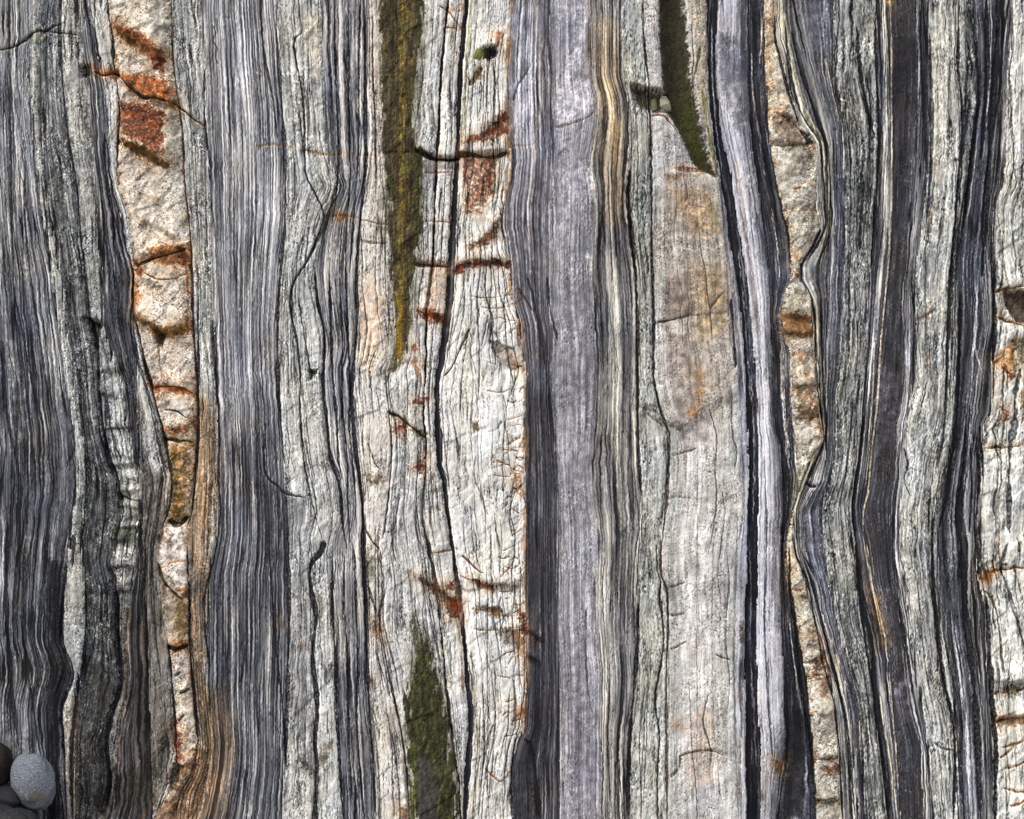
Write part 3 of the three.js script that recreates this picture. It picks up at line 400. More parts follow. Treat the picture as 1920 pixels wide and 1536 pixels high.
stain([286, 722, 320, 718, 350, 724, 366, 738, 340, 738, 310, 732, 296, 744], RUST, { a: 0.8 }); ledge([284, 726, 316, 720, 340, 724, 366, 734], 10, 7, 30);
stroke([286, 728, 318, 724, 345, 730, 366, 738], 2.5, { c: [90, 60, 38], h: -5 });
stroke([310, 768, 330, 770, 352, 784], 2, { c: CRACK }); stain([310, 806, 340, 804, 358, 794, 352, 812, 320, 816], RUST, { a: 0.75 }); ledge([308, 798, 336, 802, 360, 790], 9, 6, 24);
stroke([306, 826, 322, 824, 334, 828, 348, 826, 364, 832], 4, { c: [52, 44, 30], h: -9, halo: { c: [120, 92, 40], a: 0.6, r: 10 } });
stain([318, 832, 358, 834, 352, 900, 345, 980, 316, 968, 322, 900], [146, 100, 46], { a: 0.7, patch: 0.5 });
stain([318, 836, 330, 840, 332, 880, 340, 920, 336, 976, 322, 960, 324, 900], [96, 84, 30], { a: 0.7, patch: 0.5 });
for (const [px, py, r] of [[336, 852, 9], [342, 880, 8], [330, 900, 7], [338, 926, 8], [334, 950, 6], [348, 860, 6]]) facet([px - r, py - 3, px, py - r, px + r, py, px, py + r], 8, { edge: 5 });
stroke([316, 974, 334, 984, 350, 968], 7, { c: [44, 42, 24], h: -14, a: 0.85 });
stain([308, 990, 332, 984, 352, 990, 354, 1050, 356, 1086, 346, 1118, 330, 1094, 300, 1066, 298, 1040], [240, 226, 218], { a: 0.85, patch: 0.25 });
facet([308, 990, 332, 984, 352, 990, 354, 1050, 356, 1086, 346, 1118, 330, 1094, 302, 1066, 300, 1040], 12, { edge: 6 });
stain([300, 994, 316, 990, 330, 1000, 320, 1020, 302, 1020], [120, 98, 84], { a: 0.5, patch: 0.8 });
stroke([302, 1066, 324, 1054, 352, 1050], 2.6, { c: [200, 128, 60], h: -2 }); stroke([330, 1108, 346, 1104, 354, 1092], 3, { c: [196, 120, 60], h: -2 });
stroke([298, 1056, 306, 1086, 326, 1112, 342, 1124], 5, { c: [70, 62, 30], h: -9 });
stain([304, 1096, 330, 1112, 350, 1130, 348, 1210, 326, 1210, 306, 1150], [134, 124, 108], { a: 0.5, patch: 0.5 }); stain([330, 1116, 350, 1130, 352, 1180, 344, 1212, 330, 1180], [112, 88, 42], { a: 0.7 });
stain([320, 1206, 350, 1196, 352, 1214, 324, 1218], [160, 78, 32], { a: 0.7 });
stroke([314, 1212, 330, 1216, 352, 1210], 5, { c: [40, 34, 28], h: -12 }); ledge([312, 1204, 332, 1210, 354, 1202], 10, 9, 30);
stroke([318, 1220, 322, 1290, 327, 1350, 332, 1440], 4, { h: -10 });
for (const [x1, y1, x2, y2] of [[328, 1266, 340, 1258], [336, 1300, 356, 1290], [334, 1352, 346, 1338]]) { stroke([x1, y1, x2, y2], 3, { c: [92, 78, 62], h: -4 }); ledge([x1, y1 - 4, x2, y2 - 4], 8, 6, 20); }
stain([322, 1356, 332, 1352, 344, 1420, 338, 1440, 328, 1410], [120, 56, 32], { a: 0.9 });
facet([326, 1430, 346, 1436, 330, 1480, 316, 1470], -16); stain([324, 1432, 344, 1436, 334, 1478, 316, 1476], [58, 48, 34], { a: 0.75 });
stain([346, 1430, 372, 1396, 392, 1410, 396, 1460, 380, 1500, 362, 1536, 318, 1536, 330, 1490], [132, 92, 58], { a: 0.68, patch: 0.5, edge: 10, along: 2 });
stain([290, 1536, 306, 1496, 332, 1486, 330, 1536], [126, 92, 66], { a: 0.7 }); stroke([262, 1536, 288, 1506, 306, 1478, 318, 1440], 3, { c: [150, 92, 46], h: 0, a: 0.7 });
for (let k = 0; k < 6; k++) stroke([356 + k * 5, 1240, 362 + k * 5, 1320, 370 + k * 5, 1400, 358 + k * 6, 1450, 338 + k * 7, 1490, 330 + k * 8, 1540], 2, { c: [58, 42, 30], h: -3, seed: k * 5, a: 0.8 });
// orange stained strip beside the vein
stain([368, 740, 396, 756, 406, 860, 406, 960, 392, 1000, 356, 1000, 360, 900], [138, 102, 64], { a: 0.62, patch: 0.6, along: 5, edge: 10 });
stain([352, 1000, 396, 990, 392, 1120, 384, 1260, 396, 1420, 356, 1300, 352, 1120], [138, 112, 86], { a: 0.7, patch: 0.4, along: 3, edge: 8 });
stain([376, 1300, 420, 1290, 440, 1400, 420, 1536, 360, 1536, 390, 1440], [122, 90, 58], { a: 0.5, patch: 0.6, along: 6, edge: 16 });
stroke([372, 560, 372, 700, 372, 800, 366, 880, 360, 950, 350, 990], 4, { h: -7 }); stroke([352, 1030, 354, 1140, 356, 1230, 366, 1330, 370, 1390], 3.4, { h: -6 });
stroke([398, 600, 404, 700, 410, 800, 408, 900, 412, 960, 402, 1040, 384, 1110, 384, 1180, 394, 1260], 3, { h: -5 }); stroke([382, 130, 384, 230, 392, 300, 396, 330], 3, { h: -5 });

// evenly ruled layer and the pale layer with the wandering black line
for (const [pts, w] of [[[487, -20, 492, 80, 510, 180, 520, 260], 3.4], [[516, 20, 522, 120, 530, 230, 534, 330, 534, 420, 526, 500, 520, 600, 520, 700, 526, 800, 532, 870], 5], [[498, 790, 494, 840, 498, 890, 520, 912, 536, 926, 574, 932], 4], [[536, 930, 540, 1024, 541, 1160, 538, 1300, 534, 1440], 6], [[505, 1030, 510, 1130, 520, 1240, 530, 1330, 538, 1450], 3.5]]) stroke(pts, w, { h: -4, a: 0.85, seed: w });
stain([484, 900, 576, 934, 566, 1000, 540, 1060, 500, 1040, 484, 960], [60, 62, 70], { a: 0.45, along: 3, edge: 8 });
stroke([558, -20, 562, 30, 566, 58, 552, 74, 554, 110, 564, 160, 570, 220, 571, 300, 574, 330, 592, 366, 606, 400, 600, 430, 576, 490, 556, 520, 546, 548, 546, 590, 556, 640, 562, 700, 562, 770, 568, 850, 576, 900, 590, 960, 604, 1012], 3.2, { h: -5 });
stroke([606, 1022, 598, 1040, 582, 1060, 582, 1100, 588, 1130, 592, 1160, 588, 1200, 586, 1240, 592, 1290, 594, 1340, 590, 1390, 594, 1440, 592, 1500, 590, 1545], 8, { h: -7, rag: 0.8, taper: 0 });
stroke([560, 560, 570, 630, 580, 690, 586, 700], 2.2, {}); facet([578, 692, 594, 694, 590, 708, 578, 712], -12); stain([576, 692, 594, 694, 590, 708, 578, 712], [50, 54, 30], { a: 0.8 });
stroke([634, 340, 624, 370, 614, 410, 600, 440, 582, 480], 4, { c: [70, 66, 48], h: -5 });
stain([566, 20, 600, 30, 602, 120, 590, 180, 566, 60], [206, 192, 170], { a: 0.5 });
stain([574, 1070, 582, 1060, 580, 1200, 584, 1420, 572, 1440, 548, 1300, 546, 1100], [150, 150, 154], { a: 0.5, along: 3, edge: 8 });
stain([556, 1410, 592, 1440, 594, 1460, 570, 1450], [66, 66, 66], { a: 0.7 }); stain([600, 1400, 626, 1382, 622, 1410, 606, 1436, 600, 1430], [120, 110, 92], { a: 0.8 });
stain([500, 1120, 520, 1150, 546, 1180, 540, 1190, 514, 1164], [112, 92, 78], { a: 0.7 }); stain([560, 1200, 584, 1212, 580, 1224, 560, 1214], [120, 98, 80], { a: 0.6 });
stroke([480, 276, 520, 272, 570, 282, 610, 290, 660, 288, 706, 292], 2.2, { c: [140, 112, 76], h: -3, a: 0.6, rag: 2, halo: { c: OCHRE, a: 0.35, r: 6 } });
stroke([618, 406, 650, 404, 700, 418, 730, 420], 2.2, { c: [140, 92, 50], h: -2.5 }); stroke([676, 452, 700, 456, 728, 456], 3, { c: [120, 100, 70], h: -3 });
stain([624, 400, 652, 400, 654, 412, 630, 414], [150, 104, 56], { a: 0.8 });
// black lines of the narrow ruled layer
for (const [pts, w] of [
  [[626, -20, 628, 120, 632, 220, 634, 300, 630, 360, 622, 420], 3], [[652, -20, 653, 120, 654, 256, 656, 330, 650, 420, 648, 512, 652, 640, 655, 720, 654, 800, 664, 900, 668, 1000], 3.4],
  [[676, -20, 672, 120, 672, 256, 668, 340, 662, 420, 655, 512], 3], [[681, -20, 684, 120, 684, 256, 686, 300, 676, 400, 668, 512, 668, 600, 662, 690, 658, 740, 664, 820, 674, 900, 682, 1000, 684, 1100, 688, 1250, 696, 1390, 706, 1545], 6],
  [[589, 500, 594, 560, 606, 620, 606, 680, 604, 720, 612, 790, 620, 860, 636, 910, 642, 980, 650, 1030], 5.5], [[617, 512, 619, 600, 622, 700, 630, 780, 634, 860, 642, 900], 4],
  [[637, 520, 640, 640, 641, 760, 650, 850, 652, 940, 656, 1020], 2.8], [[624, 1030, 622, 1140, 628, 1230, 631, 1330, 636, 1430, 644, 1545], 5],
  [[646, 1040, 644, 1140, 650, 1220, 652, 1300, 654, 1400, 660, 1500], 4], [[664, 1030, 667, 1130, 670, 1260, 668, 1350, 674, 1440, 684, 1545], 4]]) stroke(pts, w, { h: -6, rag: 0.9, seed: w * 3 + pts[0] });
stain([670, 1034, 702, 1040, 704, 1080, 690, 1090, 676, 1060], [90, 96, 78], { a: 0.6 });
stroke([690, 1100, 700, 1130, 706, 1150], 4, { c: [70, 74, 58], h: -4 });
// pale layer left of the tall streak
stain([690, 520, 720, 560, 712, 640, 690, 700, 674, 640, 676, 560], [214, 178, 148], { a: 0.45, patch: 0.5 });
stain([690, 20, 712, 20, 712, 300, 700, 320], [206, 184, 166], { a: 0.35 }); stain([690, 320, 728, 330, 728, 450, 690, 450], [170, 160, 134], { a: 0.4 });
stain([684, 890, 706, 884, 724, 892, 716, 906, 694, 908], [128, 106, 84], { a: 0.9 }); stain([692, 1164, 706, 1166, 718, 1200, 704, 1196], [140, 102, 76], { a: 0.7 }); stain([688, 1268, 706, 1272, 706, 1288, 694, 1286], [124, 98, 78], { a: 0.9 });
stroke([714, 1030, 716, 1110, 712, 1160, 722, 1230, 734, 1290, 748, 1350, 758, 1410, 764, 1470, 768, 1540], 3, { c: [60, 46, 42], h: -6 });
stroke([722, 700, 728, 760, 734, 830, 734, 870, 726, 950, 718, 1010], 2.8, { c: [50, 44, 42], h: -6 });
stroke([704, 1220, 720, 1270, 732, 1310], 2, { c: [90, 70, 62], h: -3 }); stroke([684, 990, 700, 1016, 712, 1030], 2.2, { c: [72, 66, 52] });
stroke([690, 830, 704, 870, 716, 880], 2, { c: [110, 84, 66] }); stain([746, 1516, 764, 1510, 766, 1540, 744, 1540], [126, 82, 54], { a: 0.7 });
// jointed pale strips and their rusty joints
stroke([778, 284, 790, 286, 806, 296, 824, 300, 850, 300, 862, 296], 7, { c: [40, 34, 24], h: -15, halo: { c: [112, 96, 44], a: 0.5, r: 9 } });
stroke([856, 292, 880, 290, 900, 294, 930, 294, 950, 286], 8, { c: [96, 64, 30], h: -10, halo: { c: OCHRE, a: 0.5, r: 8 } });
ledge([780, 278, 806, 288, 840, 292, 880, 284, 952, 278], 10, 8, 40);
stain([792, 300, 852, 302, 850, 318, 796, 322], [132, 126, 118], { a: 0.7 }); stroke([796, 324, 820, 325, 852, 322], 2.5, { c: [150, 92, 84], h: -3 });
stroke([776, 496, 800, 498, 842, 500], 5, { c: [62, 40, 30], h: -8 }); stain([784, 486, 840, 488, 840, 498, 784, 496], [120, 92, 70], { a: 0.7 });
stroke([800, 414, 850, 418], 1.8, { c: [150, 108, 80], h: -2 }); stroke([822, 12, 840, 22, 862, 50, 872, 54], 2.2, { c: [130, 84, 60], h: -3 }); stroke([834, 52, 858, 54], 2.2, { c: [140, 92, 62], h: -3 });
stain([800, 496, 838, 502, 832, 580, 800, 580], [220, 184, 150], { a: 0.45 });
stain([782, 580, 800, 582, 834, 592, 832, 606, 806, 602, 790, 590], [128, 62, 36], { a: 0.95, patch: 0.2 }); ledge([782, 576, 806, 582, 836, 590], 14, 8, 30);
stain([774, 640, 780, 650, 782, 680, 774, 676], [160, 84, 50], { a: 0.8 }); stroke([776, 680, 788, 712, 792, 742], 4, { c: [170, 100, 64], h: -1, a: 0.6, rag: 2 });
stain([728, 772, 748, 784, 780, 800, 800, 812, 782, 812, 752, 796], [110, 76, 50], { a: 0.85 }); stain([736, 800, 748, 790, 760, 800, 756, 812, 738, 814], RED, { a: 0.85 }); stain([774, 808, 798, 808, 800, 824, 786, 820], GREEN, { a: 0.7 });
stroke([726, 772, 752, 784, 778, 806, 798, 822], 3.6, { c: [60, 48, 34], h: -8 }); stain([772, 750, 800, 744, 796, 758, 776, 760], RED, { a: 0.8, patch: 0.8 });
stain([774, 876, 798, 856, 796, 880, 786, 886], RED, { a: 0.9 }); stain([806, 890, 814, 884, 812, 910, 804, 908], [120, 88, 70], { a: 0.8 });
stain([700, 898, 730, 894, 800, 884, 800, 1000, 780, 1080, 724, 1100], [208, 206, 204], { a: 0.35 });
stain([774, 1078, 800, 1084, 830, 1104, 856, 1124, 860, 1160, 842, 1152, 824, 1116, 792, 1096], [110, 70, 46], { a: 0.9, patch: 0.3 }); stain([840, 1120, 860, 1124, 860, 1158, 848, 1152], [150, 62, 26], { a: 0.85 }); ledge([776, 1072, 806, 1082, 834, 1102, 860, 1120], 20, 7, 30);
stain([834, 1088, 850, 1088, 850, 1104, 838, 1102], [112, 66, 40], { a: 0.9 }); stroke([858, 1160, 864, 1220, 868, 1300], 3, { c: [150, 84, 52], h: 0, a: 0.6, rag: 2 });
stroke([846, 1030, 832, 1034, 812, 1036], 3, { c: [130, 104, 70], h: -2 });
stroke([778, 1100, 800, 1180, 826, 1290, 850, 1420, 858, 1500], 2.4, { c: [150, 100, 66], h: 0, a: 0.4, rag: 2 });
// broad white layer
stroke([886, -20, 880, 60, 874, 140, 868, 220, 866, 280], 7, { c: [150, 144, 106], h: 0, a: 0.7, rag: 0.6 });
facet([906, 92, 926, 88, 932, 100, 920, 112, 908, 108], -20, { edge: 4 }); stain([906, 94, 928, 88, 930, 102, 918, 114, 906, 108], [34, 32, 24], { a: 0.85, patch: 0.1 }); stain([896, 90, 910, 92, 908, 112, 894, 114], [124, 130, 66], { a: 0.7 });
ledge([896, 84, 914, 90, 936, 84], 10, 8, 30); stain([926, 62, 942, 56, 940, 84, 928, 88], [206, 140, 96], { a: 0.8 });
stroke([902, 126, 894, 142, 880, 162], 8, { c: [92, 84, 40], h: -7, a: 0.8 }); stain([896, 128, 902, 130, 900, 144, 894, 146], [170, 96, 54], { a: 0.8 });
stroke([960, -20, 956, 60, 950, 130, 951, 220, 952, 280, 958, 310, 948, 370, 938, 430], 7, { c: [206, 148, 92], h: 0, a: 0.55, rag: 2 });
stain([866, 270, 900, 250, 930, 224, 950, 204, 950, 250, 930, 262, 890, 270], [130, 66, 42], { a: 0.9, patch: 0.5 }); ledge([864, 266, 900, 244, 928, 222, 952, 200], 26, 10, 40);
stain([868, 292, 882, 300, 880, 340, 890, 390, 900, 400, 876, 400, 870, 340], [150, 84, 60], { a: 0.8, patch: 0.5 }); stain([880, 300, 930, 296, 926, 350, 910, 380, 886, 390], [140, 88, 66], { a: 0.75, patch: 0.8, sc: 7 }); stain([908, 296, 926, 300, 924, 366, 912, 372], RED, { a: 0.7, patch: 0.8 });
stain([878, 460, 900, 452, 928, 420, 940, 404, 932, 440, 908, 462, 886, 470], [128, 84, 58], { a: 0.85 }); ledge([876, 456, 900, 448, 926, 420, 942, 398], 12, 6, 30);
stain([846, 508, 866, 494, 900, 486, 954, 488, 954, 504, 920, 498, 884, 502, 860, 512], [112, 54, 36], { a: 0.95, patch: 0.3 }); ledge([844, 504, 866, 490, 900, 484, 956, 484], 14, 9, 40);
stroke([956, 510, 958, 560, 972, 600, 978, 650, 984, 705], 5, { c: [200, 136, 86], h: -1, a: 0.6, rag: 2 });
stroke([880, 616, 862, 656, 846, 690, 832, 706], 3.2, { c: [78, 70, 50], h: -6 }); stroke([914, 590, 908, 626, 902, 650], 2.4, { c: [96, 92, 86] });
stain([918, 640, 950, 650, 976, 690, 972, 696, 944, 690, 926, 664], [142, 132, 122], { a: 0.7, patch: 0.3 }); facet([918, 640, 960, 652, 984, 704, 940, 694], -9, { gy: 14, edge: 3 }); stain([926, 622, 940, 630, 940, 648, 930, 640], [110, 100, 88], { a: 0.8 });
stain([950, 660, 980, 680, 982, 706, 960, 690], [196, 150, 116], { a: 0.5 });
facet([888, 800, 896, 796, 898, 808, 890, 812], -6); stain([884, 792, 896, 790, 898, 806, 888, 810], [120, 104, 72], { a: 0.7 });
{ const r = rng(21); for (let k = 0; k < 70; k++) { const y = 520 + r() * 900, x = 985 - r() * r() * 60, l = 6 + r() * 24, q = (r() - 0.35) * 34; stroke([x - l, y + q + r() * 8 - 4, x - l / 2, y + q * 0.4 + r() * 10 - 5, Math.min(x, 984), y + r() * 8 - 4], 1.2 + r() * 1.6, { c: r() < 0.6 ? [150, 96, 60] : [96, 80, 66], h: -2, a: 0.75, seed: k }); } }
stroke([984, 720, 985, 900, 984, 1100, 985, 1300, 978, 1380], 6, { c: [196, 134, 80], h: 0, a: 0.5, rag: 3 });
stain([960, 884, 976, 890, 978, 930, 966, 920], [190, 132, 84], { a: 0.7 }); stain([946, 800, 960, 820, 946, 850], [180, 150, 120], { a: 0.4 });
stroke([866, 1040, 880, 1054, 896, 1068, 908, 1074], 2.8, { c: [120, 62, 34], h: -4 });
stain([880, 1084, 900, 1088, 916, 1094, 928, 1094, 926, 1106, 900, 1100], [116, 70, 42], { a: 0.95, patch: 0.2 }); stroke([862, 1078, 882, 1088], 2, { c: [150, 90, 56], h: -2 });
stain([886, 1140, 910, 1136, 930, 1136, 942, 1150, 930, 1156, 910, 1146, 890, 1146], [112, 84, 58], { a: 0.95, patch: 0.2 }); stain([930, 1092, 970, 1094, 974, 1118, 940, 1108], [132, 122, 106], { a: 0.8 }); stain([928, 1178, 974, 1180, 972, 1210, 942, 1206], [140, 130, 116], { a: 0.8 });
ledge([876, 1080, 906, 1084, 932, 1092, 984, 1086], 14, 6, 30); ledge([886, 1132, 920, 1132, 946, 1146], 10, 5, 24); ledge([930, 1174, 984, 1176], 14, 6, 24);
stain([970, 1140, 984, 1150, 986, 1190, 976, 1186], RED, { a: 0.9 }); stain([962, 1180, 984, 1200, 984, 1240, 966, 1220], [170, 110, 66], { a: 0.7 }); stain([964, 1320, 984, 1326, 980, 1360, 966, 1346], [170, 104, 58], { a: 0.75 });
stroke([886, 1260, 892, 1360, 894, 1440, 886, 1500, 882, 1540], 9, { c: [188, 176, 152], h: 1, a: 0.6, rag: 0.7 }); stroke([904, 1280, 908, 1370, 906, 1430, 896, 1530], 2, { c: [74, 70, 66] });
stroke([908, 1440, 928, 1458, 942, 1464, 960, 1440], 2.4, { c: [176, 108, 66], h: -3 }); facet([930, 1470, 960, 1450, 962, 1536, 920, 1536], -4, { gx: -12 });
for (const [y, x1] of [[555, 880], [575, 900], [732, 912], [842, 940], [890, 925], [1178, 886]]) stroke([x1, y, x1 + 30, y + 3, 956, y - 2, 984, y - 4], 1.6, { c: [150, 112, 80], h: -2 });
stroke([966, 1384, 960, 1430, 958, 1480, 960, 1540], 3, { h: -5 });

// slaty and smooth grey layers
stain([958, 300, 1030, 320, 1026, 520, 1000, 600, 970, 560, 950, 430], [122, 122, 132], { a: 0.4, edge: 14 }); stain([962, 0, 1016, 0, 1010, 140, 996, 240, 956, 240], [178, 178, 190], { a: 0.55, edge: 10, along: 2 });
stain([990, 720, 1040, 740, 1046, 1100, 1046, 1400, 990, 1380], [58, 58, 66], { a: 0.40, edge: 12, patch: 0.4, along: 5 });
stroke([1018, -20, 1017, 80, 1013, 140, 1006, 250, 999, 320, 993, 400, 988, 470], 3.4, { c: [186, 160, 132], h: 0, a: 0.5, rag: 2 });
stroke([1000, -20, 1002, 60, 1000, 120], 3, { c: [150, 130, 100], h: -1, a: 0.6 }); stroke([962, 190, 970, 160, 984, 140, 992, 124], 3.4, { c: [70, 70, 78], h: -4 }); stroke([960, 276, 990, 274, 1004, 270], 2, { c: [150, 130, 108], h: -2 });

stroke([1030, -20, 1028, 60, 1033, 130, 1032, 200, 1036, 260, 1036, 320], 4, { c: [62, 62, 72], h: -4 });
stroke([1036, 330, 1038, 420, 1034, 520], 2.4, { c: [206, 205, 216], h: 1.5, a: 0.6 });
stain([1104, 20, 1080, 80, 1050, 170, 1042, 210, 1060, 160, 1096, 60], [218, 216, 228], { a: 0.7, patch: 0.3, edge: 12 }); stain([1044, 200, 1112, 140, 1108, 210, 1044, 240], [206, 204, 216], { a: 0.6, patch: 0.4, edge: 10 }); stain([1070, 40, 1104, 100, 1096, 160, 1060, 130], [134, 132, 144], { a: 0.45, edge: 12 });  // the pale diagonal patches paint a sheen into the smooth layer
stain([1040, 0, 1100, 0, 1098, 30, 1040, 40], [196, 194, 206], { a: 0.5, edge: 10 });
stroke([1042, 240, 1070, 232, 1098, 222, 1116, 208], 3.4, { c: [112, 100, 92], h: -3 }); for (const [a, b, c, d] of [[1058, 270, 1076, 262], [1048, 292, 1066, 284], [1080, 250, 1096, 240]]) stroke([a, b, (a + c) / 2, (b + d) / 2 - 3, c, d], 3, { c: [110, 108, 118], h: -2, a: 0.6, rag: 2 });
stain([1040, 300, 1104, 300, 1100, 420, 1040, 430], [176, 174, 186], { a: 0.5, patch: 0.5, edge: 14 });
stain([1042, 540, 1112, 520, 1114, 760, 1046, 770], [128, 126, 136], { a: 0.55, patch: 0.3, edge: 16 }); stain([1048, 800, 1108, 790, 1112, 1000, 1052, 1010], [140, 138, 146], { a: 0.45, patch: 0.4, edge: 16 });
stain([1052, 1180, 1118, 1180, 1122, 1536, 1054, 1536], [132, 130, 142], { a: 0.5, patch: 0.3, edge: 16 });
stroke([988, 520, 1000, 560, 1012, 620, 1024, 690, 1032, 760, 1040, 830], 4, { c: [52, 52, 58], h: -4 }); stroke([1000, 500, 1008, 580, 1022, 650, 1030, 700], 3, { c: [58, 57, 62], h: -3 }); stroke([1026, 520, 1030, 570, 1038, 610, 1046, 640], 3.4, { c: [56, 56, 64], h: -4 });
stroke([972, 540, 984, 560, 1000, 584], 3.4, { c: [92, 62, 56], h: -3 }); stain([1008, 650, 1016, 660, 1016, 674, 1008, 668], [92, 66, 58], { a: 0.8 });
stroke([1046, 820, 1048, 1000, 1049, 1200, 1050, 1400, 1051, 1540], 2.6, { c: [190, 186, 184], h: 1, a: 0.7, rag: 0.5 }); stroke([1030, 1040, 1032, 1180, 1028, 1300, 1030, 1420], 2.6, { c: [176, 172, 170], h: 0.5, a: 0.6 });
stroke([1099, 1140, 1098, 1230, 1104, 1310, 1112, 1340], 2.6, { c: [82, 80, 90], h: -3 });
stain([984, 1160, 990, 1178, 1014, 1198, 1020, 1210, 1000, 1196, 984, 1186], [92, 54, 44], { a: 0.9 }); stain([986, 1224, 1004, 1234, 1018, 1252, 1004, 1248, 988, 1236], [66, 60, 58], { a: 0.9 }); ledge([984, 1176, 1000, 1184, 1020, 1202], 8, 5, 22); ledge([986, 1224, 1004, 1232, 1018, 1246], 8, 5, 20);
facet([982, 1384, 994, 1400, 1002, 1440, 1012, 1500, 1014, 1545, 958, 1545, 960, 1450, 972, 1400], 9, { edge: 4, gx: -8 }); stain([982, 1384, 994, 1402, 1002, 1440, 1012, 1500, 1012, 1545, 960, 1545, 960, 1450], [66, 66, 72], { a: 0.6, patch: 0.3 });
stain([996, 1466, 1006, 1480, 1014, 1530, 1002, 1524], [74, 42, 42], { a: 0.9 }); stroke([982, 1384, 998, 1410, 1006, 1470, 1014, 1540], 5, { c: [48, 46, 46], h: -7 });
// cream striped layer: ochre tint above
stain([1110, 40, 1150, 40, 1164, 200, 1172, 420, 1140, 420, 1120, 220], [196, 168, 128], { a: 0.42, patch: 0.7, along: 8 }); stroke([1104, -20, 1103, 80, 1106, 150, 1116, 205], 3, { c: [190, 160, 128], h: 0, a: 0.55, rag: 2 }); stroke([1138, 150, 1146, 230, 1152, 320, 1156, 400], 4, { c: [190, 150, 100], h: 0, a: 0.45, rag: 2 });
stroke([1156, 480, 1158, 600, 1156, 700, 1154, 800, 1160, 900, 1162, 1000], 10, { c: [190, 186, 172], h: 2, a: 0.7, rag: 0.7 }); stroke([1176, 350, 1186, 450, 1194, 560, 1196, 700, 1196, 820, 1202, 930], 5, { h: -5 });
stroke([1184, 480, 1190, 600, 1189, 760, 1192, 900], 3.4, { c: [204, 194, 174], h: 1, a: 0.8 });
stain([1098, 308, 1106, 306, 1112, 340, 1116, 380, 1108, 372], [200, 200, 196], { a: 0.8 }); stain([1100, 474, 1110, 484, 1114, 520, 1104, 510], [200, 200, 196], { a: 0.8 }); stain([1104, 896, 1116, 920, 1122, 1010, 1110, 1010], [190, 188, 184], { a: 0.7, along: 4 });
stroke([1180, 330, 1174, 370, 1182, 440, 1190, 510], 4, { h: -5 }); stroke([1196, 1130, 1194, 1220, 1188, 1300, 1180, 1390, 1178, 1540], 6, { h: -6 });
stain([1124, 1040, 1180, 1030, 1192, 1200, 1180, 1400, 1130, 1400], [150, 148, 152], { a: 0.25, along: 6 });

// greenish layer, notch and the big pinkish slab
stroke([1205, -20, 1208, 80, 1215, 160, 1219, 260, 1221, 360, 1222, 470, 1226, 600, 1226, 700, 1234, 752, 1244, 790, 1254, 810, 1255, 850, 1250, 920, 1242, 990], 3, { h: -6 });
stroke([1250, 820, 1255, 860, 1251, 930, 1242, 1000, 1238, 1040, 1240, 1080, 1250, 1110, 1252, 1180, 1249, 1260, 1250, 1540], 3.2, { c: [70, 56, 44], h: -6 }); stroke([1230, 1020, 1232, 1070, 1238, 1090, 1236, 1120, 1244, 1190, 1238, 1250, 1228, 1310, 1236, 1380, 1232, 1450, 1233, 1540], 3, { h: -6 });
stroke([1180, 320, 1178, 390, 1182, 430], 5, { h: -6 });
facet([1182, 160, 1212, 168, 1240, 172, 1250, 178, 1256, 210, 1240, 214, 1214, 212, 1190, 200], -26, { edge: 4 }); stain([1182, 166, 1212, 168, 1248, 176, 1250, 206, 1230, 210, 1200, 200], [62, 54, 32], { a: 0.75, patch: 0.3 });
stroke([1178, 164, 1196, 160, 1212, 166, 1230, 172, 1246, 174], 3, { c: [170, 128, 80], h: 0, a: 0.6 });
ledge([1178, 158, 1206, 166, 1246, 170], 8, 8, 40);
facet([1236, -50, 1262, -50, 1276, -6, 1288, 60, 1294, 140, 1310, 220, 1326, 290, 1344, 332, 1312, 318, 1300, 306, 1278, 256, 1254, 214, 1244, 170, 1238, 80], -38, { edge: 6, rag: 1.5, gx: 14 });
stain([1236, -50, 1262, -50, 1276, -6, 1288, 60, 1294, 140, 1310, 220, 1326, 290, 1344, 332, 1312, 318, 1300, 306, 1278, 256, 1254, 214, 1244, 170, 1238, 80], [70, 66, 52], { a: 0.9, patch: 0.15, edge: 3 });
stain([1284, -50, 1322, -50, 1326, 180, 1336, 260, 1326, 280, 1304, 180], [168, 150, 122], { a: 0.45 }); stroke([1312, 90, 1302, 140, 1298, 150], 4, { c: [92, 84, 50], h: -4 }); stroke([1316, 170, 1324, 230, 1336, 290, 1346, 330], 5, { c: [110, 112, 56], h: -2, a: 0.7 });
stroke([1216, 220, 1240, 218, 1262, 240, 1270, 252], 3, { c: [110, 70, 54], h: -3 });
stain([1270, 316, 1300, 318, 1330, 304, 1330, 322, 1300, 326, 1274, 326], [112, 72, 50], { a: 0.9 }); stain([1246, 328, 1276, 326, 1270, 342, 1248, 340], [116, 92, 74], { a: 0.75 }); facet([1256, 322, 1320, 324, 1346, 334, 1350, 420, 1250, 420], 5, { gy: -6, edge: 3 });
stain([1244, 345, 1340, 345, 1372, 560, 1382, 700, 1360, 740, 1310, 770, 1280, 790, 1256, 700, 1246, 540], [162, 147, 130], { a: 0.5, patch: 0.5, sc: 30, edge: 34, rag: 14 }); stain([1260, 350, 1330, 360, 1350, 440, 1300, 440, 1270, 400], [176, 146, 112], { a: 0.5, patch: 0.7, sc: 18 }); stain([1296, 396, 1308, 392, 1312, 408, 1300, 416], [226, 204, 164], { a: 0.8 }); stain([1326, 370, 1346, 380, 1350, 430, 1332, 426], [128, 126, 92], { a: 0.5 });
